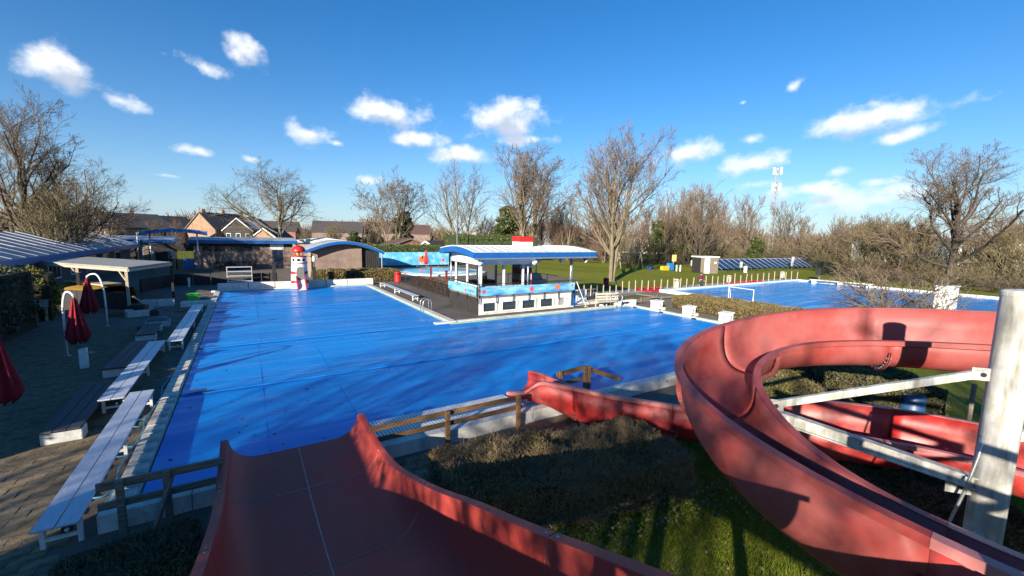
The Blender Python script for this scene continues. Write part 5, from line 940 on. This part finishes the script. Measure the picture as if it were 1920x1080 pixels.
# left trees
for px, dep, top, ms_, H, lb in ((45,62,178,round_,17.5,'tall dark bare tree rising at the left above the metal roof'),(150,70,300,wide,17.2,'dark spreading bare tree behind the left wing roof'),(95,58,330,wildB,12,'dense olive bare tree low over the left wing roof'),(135,60,330,wildA,12,'reddish bare tree over the middle of the left wing roof'),(185,80,372,wide2,15.5,'small dark bare tree in front of the pale brick house')):
    x, y = far(px, dep); put(ms_, lb, (x, y, -.1), s=sc_to(px, top, dep, ms_), rz=px*.1)
for x, y, ms_, s in ((-23,-4,wide,.6),(-16,-9,wide2,.7),(-11,-16,wide2,.7)):
    put(ms_, 'bare tree on the bank left of the terrace', (x, y, -.1), 'bare_tree', 'tree', 'bare trees on the bank left of the terrace', x, s)
# ------------------------------------------------------------------ foliage
def shell_points(n, box, rnd=.25, amp=.08, top=1.0, seed=0):   # points on and just under the skin of a clipped hedge
    rs = np.random.default_rng(seed); x0, x1, y0, y1, z1 = box; A = [(x1-x0)*(y1-y0)*top, (x1-x0)*z1, (x1-x0)*z1, (y1-y0)*z1, (y1-y0)*z1]; pr = np.array(A)/sum(A); side = rs.choice(5, n, p=pr); u, v_ = rs.random(n), rs.random(n); P = np.zeros((n,3)); Nn = np.zeros((n,3))
    for s_, fx in enumerate((lambda a, b_: (x0+(x1-x0)*a, y0+(y1-y0)*b_, np.full_like(a, z1)), lambda a, b_: (x0+(x1-x0)*a, np.full_like(a, y0), z1*b_), lambda a, b_: (x0+(x1-x0)*a, np.full_like(a, y1), z1*b_), lambda a, b_: (np.full_like(a, x0), y0+(y1-y0)*a, z1*b_), lambda a, b_: (np.full_like(a, x1), y0+(y1-y0)*a, z1*b_))):
        k = side == s_; P[k] = np.stack(fx(u[k], v_[k]), 1); Nn[k] = [(0,0,1),(0,-1,0),(0,1,0),(-1,0,0),(1,0,0)][s_]
    c = np.array([(x0+x1)/2, (y0+y1)/2, z1*.5]); h = np.array([(x1-x0)/2, (y1-y0)/2, z1*.5]); q = (P-c)/h; k = np.maximum(0, np.sort(abs(q), axis=1)[:, 1]-(1-rnd)); P = P-np.sign(P-c)*(.2*h.min()*k/rnd)[:, None]
    w_ = np.sin(P[:, 0]*2.3+seed)*np.sin(P[:, 1]*2.7)*.5+np.sin(P[:, 0]*6.1+P[:, 2]*4)*.3+np.sin(P[:, 1]*5.3-P[:, 2]*5)*.3; P += Nn*(w_*amp)[:, None]; P -= Nn*(rs.random(n)**2*amp*2.2)[:, None]; return P, Nn
def hedge(name, label, loc, rz, dims, n, size, m_, core, seed, twigs=0, amp=.08, cat='hedge', twm=None):
    t = T(name, label, cat, loc, rz); lx, ly, h = dims; P, Nn = shell_points(n, (-lx/2, lx/2, -ly/2, ly/2, h), amp=amp, seed=seed)
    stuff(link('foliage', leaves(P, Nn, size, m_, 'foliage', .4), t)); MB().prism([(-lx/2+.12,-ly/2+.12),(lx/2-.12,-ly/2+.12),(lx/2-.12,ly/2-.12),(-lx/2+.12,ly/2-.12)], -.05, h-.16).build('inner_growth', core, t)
    if twigs:
        P, Nn = shell_points(twigs, (-lx/2, lx/2, -ly/2, ly/2, h), amp=amp, seed=seed+1); rs = np.random.default_rng(seed); d = Nn*.5+rs.normal(size=P.shape)*.5+[0,0,.35]; d /= np.linalg.norm(d, axis=1)[:, None]; L = (rs.uniform(.06,.24,len(P))*(1+1.2*(rs.random(len(P)) < .06)))[:, None]
        stuff(link('twigs', segs_mesh('twigs', np.concatenate([P-d*L*.7, P+d*L*.5, np.full((len(P),1),.005), np.full((len(P),1),.003)], 1), twm or twigm), t))
    return t
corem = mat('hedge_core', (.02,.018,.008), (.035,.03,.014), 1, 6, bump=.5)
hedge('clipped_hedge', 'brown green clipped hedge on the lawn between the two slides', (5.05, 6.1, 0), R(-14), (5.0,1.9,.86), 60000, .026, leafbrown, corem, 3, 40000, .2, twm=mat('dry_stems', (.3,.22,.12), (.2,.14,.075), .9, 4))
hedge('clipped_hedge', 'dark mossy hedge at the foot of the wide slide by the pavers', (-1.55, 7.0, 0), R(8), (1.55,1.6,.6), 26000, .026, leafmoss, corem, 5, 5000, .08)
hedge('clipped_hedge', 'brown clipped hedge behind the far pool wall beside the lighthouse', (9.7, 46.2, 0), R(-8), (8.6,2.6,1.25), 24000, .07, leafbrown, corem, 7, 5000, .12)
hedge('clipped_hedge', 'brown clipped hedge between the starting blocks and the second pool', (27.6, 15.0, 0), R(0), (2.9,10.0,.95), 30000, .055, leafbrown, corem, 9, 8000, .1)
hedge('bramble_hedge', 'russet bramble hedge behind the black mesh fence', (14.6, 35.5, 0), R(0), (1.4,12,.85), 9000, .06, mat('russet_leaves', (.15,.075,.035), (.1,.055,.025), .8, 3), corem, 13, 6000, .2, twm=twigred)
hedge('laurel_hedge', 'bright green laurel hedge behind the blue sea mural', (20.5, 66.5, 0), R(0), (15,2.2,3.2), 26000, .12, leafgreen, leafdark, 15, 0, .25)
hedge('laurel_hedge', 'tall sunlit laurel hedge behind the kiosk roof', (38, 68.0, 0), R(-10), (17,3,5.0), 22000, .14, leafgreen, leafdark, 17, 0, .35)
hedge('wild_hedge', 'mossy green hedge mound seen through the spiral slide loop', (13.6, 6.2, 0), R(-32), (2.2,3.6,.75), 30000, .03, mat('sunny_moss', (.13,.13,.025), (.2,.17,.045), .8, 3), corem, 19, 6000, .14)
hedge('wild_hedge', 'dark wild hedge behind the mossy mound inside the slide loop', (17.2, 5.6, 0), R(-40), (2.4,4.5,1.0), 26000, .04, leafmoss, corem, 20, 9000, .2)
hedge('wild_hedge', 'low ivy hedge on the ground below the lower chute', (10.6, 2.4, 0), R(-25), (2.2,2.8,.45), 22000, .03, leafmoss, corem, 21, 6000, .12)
wf = T('slide_yard_fence', 'wire mesh fence on timber posts behind the lower chute', 'fence', (15.5, 2.6, 0), R(-70)); sgf = []
for i in range(4): MB().cyl((i*1.5,0,0),(i*1.5,0,1.5),.05,n=8).build('post', greywood, wf)
for i in range(46):
    for s_ in (1,-1):
        x0_ = i*.1; x1_ = x0_+s_*1.2
        if 0 <= x1_ <= 4.5: sgf.append((x0_,0,.1,x1_,0,1.4,.006,.006))
stuff(link('mesh_panel', segs_mesh('mesh_panel', sgf, steel), wf))
bk = T('brick_pile', 'pile of dark red bricks behind the wire fence below the slide', 'bricks', (18.2, 2.4, 0), .3); bkm = MB().box((0,0,0),(.21,.1,.07)).mesh('brick', redbrick)
for i in range(60): o = link('brick', bkm, bk, loc=((i % 6)*.23-.6, (i//6 % 2)*.12, .04+(i//12)*.075)); o.rotation_euler = (0,0,random.gauss(0,.05))
bb = T('blue_drum', 'blue plastic drum beside the brick pile behind the slide', 'drum', (15.9, 3.8, 0)); MB().lathe([(.26,0),(.29,.05),(.29,.3),(.31,.33),(.29,.36),(.29,.7),(.25,.78)], n=20).build('barrel', mat('drum_blue', (.02,.07,.16), rough=.45), bb, smooth=True); MB().lathe([(.24,.78),(.24,.8),(.05,.81)], n=20).build('lid', black, bb)
for k, (x, y, lx, ly, h, m_) in enumerate(((-10.2,17.5,3.0,5.0,2.7,leafdark),(-10.3,22.8,3.2,5.2,2.9,leafdark),(-10.6,28.0,3.2,5.0,3.0,leafdark),(-10.3,12.5,2.8,4.6,2.5,leafdark),(-9.6,1.2,2.8,6.4,4.2,leafdark))):  # the last shrub is added out of view to shade the slide mouth
    hedge('evergreen_shrub', 'dark evergreen shrub in the tall planting along the shaded terrace', (x, y, 0), R(random.uniform(-8,8)), (lx,ly,h), 15000, .075, m_, corem, 30+k, 0, .45, 'shrub')['group'] = 'dark evergreen shrubs along the terrace'
hedge('golden_shrub', 'yellow green conifer shrub beside the timber pergola', (-10.6, 33.3, 0), .2, (2.8,3.0,2.6), 14000, .07, mat('golden_leaves', (.16,.15,.015), (.09,.1,.012), .7, 3), corem, 41, 0, .4, 'shrub')
def evergreen(seed, H, Rr, n, size, m_):
    rs = np.random.default_rng(seed); K = 46; zc = rs.random(K)**.85; ac = rs.random(K)*6.283; rc = Rr*(.95-.62*zc)*np.sqrt(rs.random(K)); C = np.stack([rc*np.cos(ac), rc*np.sin(ac), H*(.17+.76*zc)], 1); sz = (.55+.6*rs.random(K))*Rr*.4*(1.15-.5*zc)
    k = rs.integers(0, K, n); Nn = rs.normal(size=(n,3)); Nn /= np.linalg.norm(Nn, axis=1)[:, None]; P = C[k]+Nn*(sz[k]*(.55+.45*rs.random(n)))[:, None]*[1.15,1.15,.7]
    return MB().cyl((0,0,-.2),(0,0,H*.9),H*.022,.02,n=8).mesh('trunk', darkbark), leaves(P, Nn, size, m_, 'crown')
ev1 = evergreen(3, 8, 2.4, 16000, .13, leafdark); ev2 = evergreen(4, 9, 3.0, 14000, .16, ivy)
for x, y, s in ((-16,24,.5),(-16.5,28,.5)): put(ev1, 'unseen dark conifer added behind the terrace shrubs for shade', (x, y, 0), 'conifer', 'tree', 'shade conifers added behind the terrace shrubs', x, s)  # conifers out of view, added to deepen the shade on the terrace
for px, dep, top, lb, ms_ in ((758,92,385,'dark pine tree beside the forked bare tree',ev1),(950,86,375,'dark evergreen beneath the rounded bare tree',ev2),(1275,86,395,'ivy green evergreen at the edge of the wood',ev2),(1238,90,405,'ivy covered evergreen behind the swing',ev2),(665,84,428,'rounded dark green shrub behind the curved roof block',ev2),(1420,92,440,'low green holly in the wood behind the solar panels',ev2),(470,150,398,'distant dark pine behind the houses',ev1),(395,170,398,'distant dark conifer behind the chimney',ev1),(345,40,0,'',None)):
    if ms_: x, y = far(px, dep); put(ms_, lb, (x, y, -.1), 'evergreen_tree', 'tree', None, px, sc_to(px, top, dep, 8.8 if ms_ is ev1 else 9.8))
# near lawn: blades, dead leaves, ivy
def area_pts(n, poly_f, seed):
    rs = np.random.default_rng(seed); P = rs.uniform((2.2,-1.5),(13,7.0),(n*2,2)); k = [poly_f(*p) for p in P]; return P[np.array(k)][:n], rs
inlawn = lambda x, y: y < 6.9 and x > 2.3 and not (3.0 < x < 7.2 and 5.2 < y < 6.8)
P2, rs = area_pts(60000, inlawn, 5); n = len(P2); h = rs.uniform(.035,.1,n); a = rs.uniform(0,6.28,n); w_ = .006; base = np.concatenate([P2, np.full((n,1),-.06)], 1); dx = np.stack([np.cos(a)*w_, np.sin(a)*w_, np.zeros(n)], 1); lean = np.stack([rs.normal(size=n)*.03, rs.normal(size=n)*.03, h], 1)
bladem = mat('grass_blade', (.095,.135,.013), (.135,.165,.024), .8, 3, spec=.1)
stuff(struct(link('grass', npmesh('grass', np.stack([base-dx, base+dx, base+lean], 1).reshape(-1,3), np.arange(3*n).reshape(-1,3), bladem)))); bpy.data.objects['grass']['kind'] = 'stuff'; tag(bpy.data.objects['grass'], 'short lawn grass growing below the slides', 'grass')
P2, rs = area_pts(900, inlawn, 6); n = len(P2); o = stuff(link('fallen_leaves', leaves(np.concatenate([P2, np.full((n,1),.0)], 1), np.tile([0,0,1.0],(n,1)), .035, mat('dead_leaf', (.3,.22,.13), (.2,.13,.07), .8, 5), 'fallen_leaves', 2.0))); tag(o, 'pale dead leaves scattered over the lawn below the slides', 'leaves')
P2, rs = area_pts(16000, lambda x, y: 2.6 < x < 8 and 4.3 < y+.14*(x-5) < 5.25+.15*math.sin(x*3), 8); n = len(P2); o = stuff(link('ivy_cover', leaves(np.concatenate([P2, rs.uniform(-.03,.3,(n,1))], 1), np.tile([0,-.4,1.0],(n,1)), .03, mat('ivy_ground', (.045,.075,.018), (.12,.13,.05), .5, 2), 'ivy_cover', .9))); tag(o, 'ivy and dry stems growing at the foot of the clipped hedge', 'ivy')
# ------------------------------------------------------------------ houses
tile = mat('dark_roof_tiles', (.05,.045,.045), (.075,.065,.06), .8, 3, stretch=(1,1,6), bump=.4); redtile = mat('brown_roof_tiles', (.11,.065,.05), (.085,.05,.04), .85, 3, bump=.4)
def house(label, px, dep, wd, dp, eave, ridge, wm, rm, rz=0, base=0, wins=2, chim=1, dormer=False, name='brick_house', pv=False):
    dep *= 1.22 if dep > 100 else 1.0; x, y = far(px, dep); t = T(name, label, 'house', (x, y, base), rz)
    MB().prism([(-wd/2,0),(wd/2,0),(wd/2,eave),(0,ridge),(-wd/2,eave)], 0, dp, 'Y').build('wall', wm, t)
    sl_ = (ridge-eave)/(wd/2); rf = []
    for s in (-1,1):
        e = s*(wd/2+.35); r1 = MB().prism([(0,ridge+.05),(e,eave-.35*sl_+.05),(e,eave-.35*sl_+.25),(0,ridge+.28)], -.3, dp+.3, 'Y').build('roof', rm, t); rf.append(r1)
        MB().bar((0,-.33,ridge+.12),(e,-.33,eave-.35*sl_+.12),.06,.22).build('verge_board', white if (pv or wd < 7.5) else greywood, r1)
    for k in range(chim): MB().b2(-.35,.35,.5+k*dp*.45,1.3+k*dp*.45,ridge-.3,ridge+1.1).build('chimney', wm, rf[0])
    for i in range(wins):
        for z in ((1.0, eave-2.0) if eave > 4.5 else (.9,)):
            for face in (0, 1):
                yy = (i+.5)*dp/wins
                w_ = MB().b2(wd/2, wd/2+.05, yy-.9, yy+.9, z, z+1.4).build('window', white, t) if face == 0 else MB().b2(-wd/2+(i+.5)*wd/wins-.7, -wd/2+(i+.5)*wd/wins+.7, -.05, 0, z, z+1.3).build('window', white, t)
                (MB().b2(wd/2+.05, wd/2+.06, yy-.8, yy+.8, z+.1, z+1.3) if face == 0 else MB().b2(-wd/2+(i+.5)*wd/wins-.6, -wd/2+(i+.5)*wd/wins+.6, -.06, -.05, z+.1, z+1.2)).build('pane', glass, w_)
    if dormer:
        for k in range(2): yy = dp*(.3+.4*k); d_ = MB().b2(wd*.12, wd*.42, yy-1.2, yy+1.2, eave+.3, eave+2.0).build('dormer', white, t); MB().b2(wd*.42, wd*.425, yy-1.0, yy+1.0, eave+.7, eave+1.8).build('dormer_pane', glass, d_)
    if pv:
        for k in range(4): a = .25+k*.18; MB().add([(wd/2*a, dp*.15, ridge-a*(ridge-eave)+.34), (wd/2*(a+.15), dp*.15, ridge-(a+.15)*(ridge-eave)+.34), (wd/2*(a+.15), dp*.85, ridge-(a+.15)*(ridge-eave)+.34), (wd/2*a, dp*.85, ridge-a*(ridge-eave)+.34)], [(0,1,2,3)]).build('solar_panel', alu, rf[1])
    return t
house('large orange brick gable house with three chimneys behind the entrance', 377, 118, 10.5, 13, 5.2, 9.6, orangebrick, tile, R(-48), wins=0, chim=3)
house('dark boarded house with solar panels next to the orange brick gable', 447, 112, 9, 8, 5.0, 8.2, blackwood, tile, R(-42), wins=3, chim=0, pv=True)
house('pale yellow brick gable house left of the entrance canopy', 242, 120, 9, 14, 5.0, 8.4, palebrick, tile, R(-50), wins=1)
house('pale brick gable house between the two larger gable houses', 312, 135, 8, 10, 5.0, 8.0, palebrick, tile, R(-40), wins=1)
house('long brown brick terrace under a low dark roof', 560, 150, 12, 26, 5.2, 8.6, redbrick, tile, R(75), wins=5)
house('brick house with white dormers right of the brick terrace', 680, 150, 11, 18, 5.2, 9.2, brickmat('brown2', (.25,.16,.12),(.2,.13,.1),(.25,.22,.2)), tile, R(75), wins=4, dormer=True)
house('distant brick house with white dormers behind the pine', 805, 158, 11, 20, 5.2, 8.8, MATS['brown2'], redtile, R(72), wins=4, dormer=True)
house('small brick gable house with white verge beside the spreading tree', 495, 105, 7, 9, 3.0, 5.6, orangebrick, tile, R(-30), wins=1, chim=0)
house('red brick garden shed with windows behind the laurel hedge', 768, 80, 8.5, 5, 2.6, 4.0, redbrick, redtile, R(5), wins=3, chim=0, name='garden_shed')
house('low shed with mossy dark roof behind the sea mural', 800, 74, 5, 6, 2.2, 3.7, greywood, tile, R(-55), wins=1, chim=0, name='garden_shed')
house('grey hall with a pale pitched metal roof among the trees', 905, 112, 15, 14, 4.2, 7.4, MATS['grey_render'], greyroof, R(-30), wins=3, chim=0, name='grey_hall')
house('second grey hall with a pitched roof behind the kiosk chimney', 1040, 116, 14, 12, 4.0, 7.0, MATS['grey_render'], greyroof, R(-25), wins=3, chim=0, name='grey_hall')
house('dark house half hidden by the left trees', 175, 105, 12, 12, 5.2, 8.2, MATS['brown2'], tile, R(-55), wins=3)
t = T('white_bungalow', 'low pale bungalow with white flat roof edge behind the curved roof block', 'house', (*far(605, 92), 0), R(-8)); MB().b2(-6,6,0,7,0,2.9).build('wall', palebrick, t); MB().prism([(-6.6,2.9),(6.6,2.9),(6.6,3.15),(0,4.0),(-6.6,3.15)], -.6, 7.6, 'Y').build('roof', white, t)
for k in range(3): w_ = MB().b2(-5+k*1.8,-3.7+k*1.8,-.05,0,.9,2.3).build('window', white, t); MB().b2(-4.9+k*1.8,-3.8+k*1.8,-.07,-.05,1.0,2.2).build('pane', glass, w_)
for k, (px, dep, wd_) in enumerate(((1740,150,22),(1880,140,18),(1230,150,14))):
    t = T('white_hall', ('long white hall glimpsed through the trees right of the wood','pale hall glimpsed behind the large right hand tree','white building glimpsed through the wood behind the swing')[k], 'building', (*far(px, dep), 0), -.6); MB().b2(-wd_/2,wd_/2,0,10,0,5).build('wall', white, t); MB().b2(-wd_/2-.2,wd_/2+.2,-.2,10.2,5,5.4).build('roof', greyroof, t)
    for j in range(6): w_ = MB().b2(-wd_/2+1+j*wd_/6.6,-wd_/2+2.4+j*wd_/6.6,-.05,0,2,3.6).build('window', black, t)
# far tree line
rs = np.random.default_rng(99); S_ = []
for k in range(5200):
    px = rs.uniform(-150, 2080); dep = rs.uniform(210, 300); x, y = far(px, dep); hh = rs.uniform(5,11)*(1+.3*math.sin(px*.02)); p = np.array([x, y, 0.]); 
    for j in range(4): q = p+np.array([rs.normal()*2.2, rs.normal()*2.2, hh*rs.uniform(.35,.5)*(1 if j else 1.3)]); S_.append((*p, *q, .28, .09)); p = q if j == 0 else p
o = stuff(link('distant_wood', segs_mesh('distant_wood', S_, twigm))); tag(o, 'far brown line of bare woodland along the horizon', 'woodland')
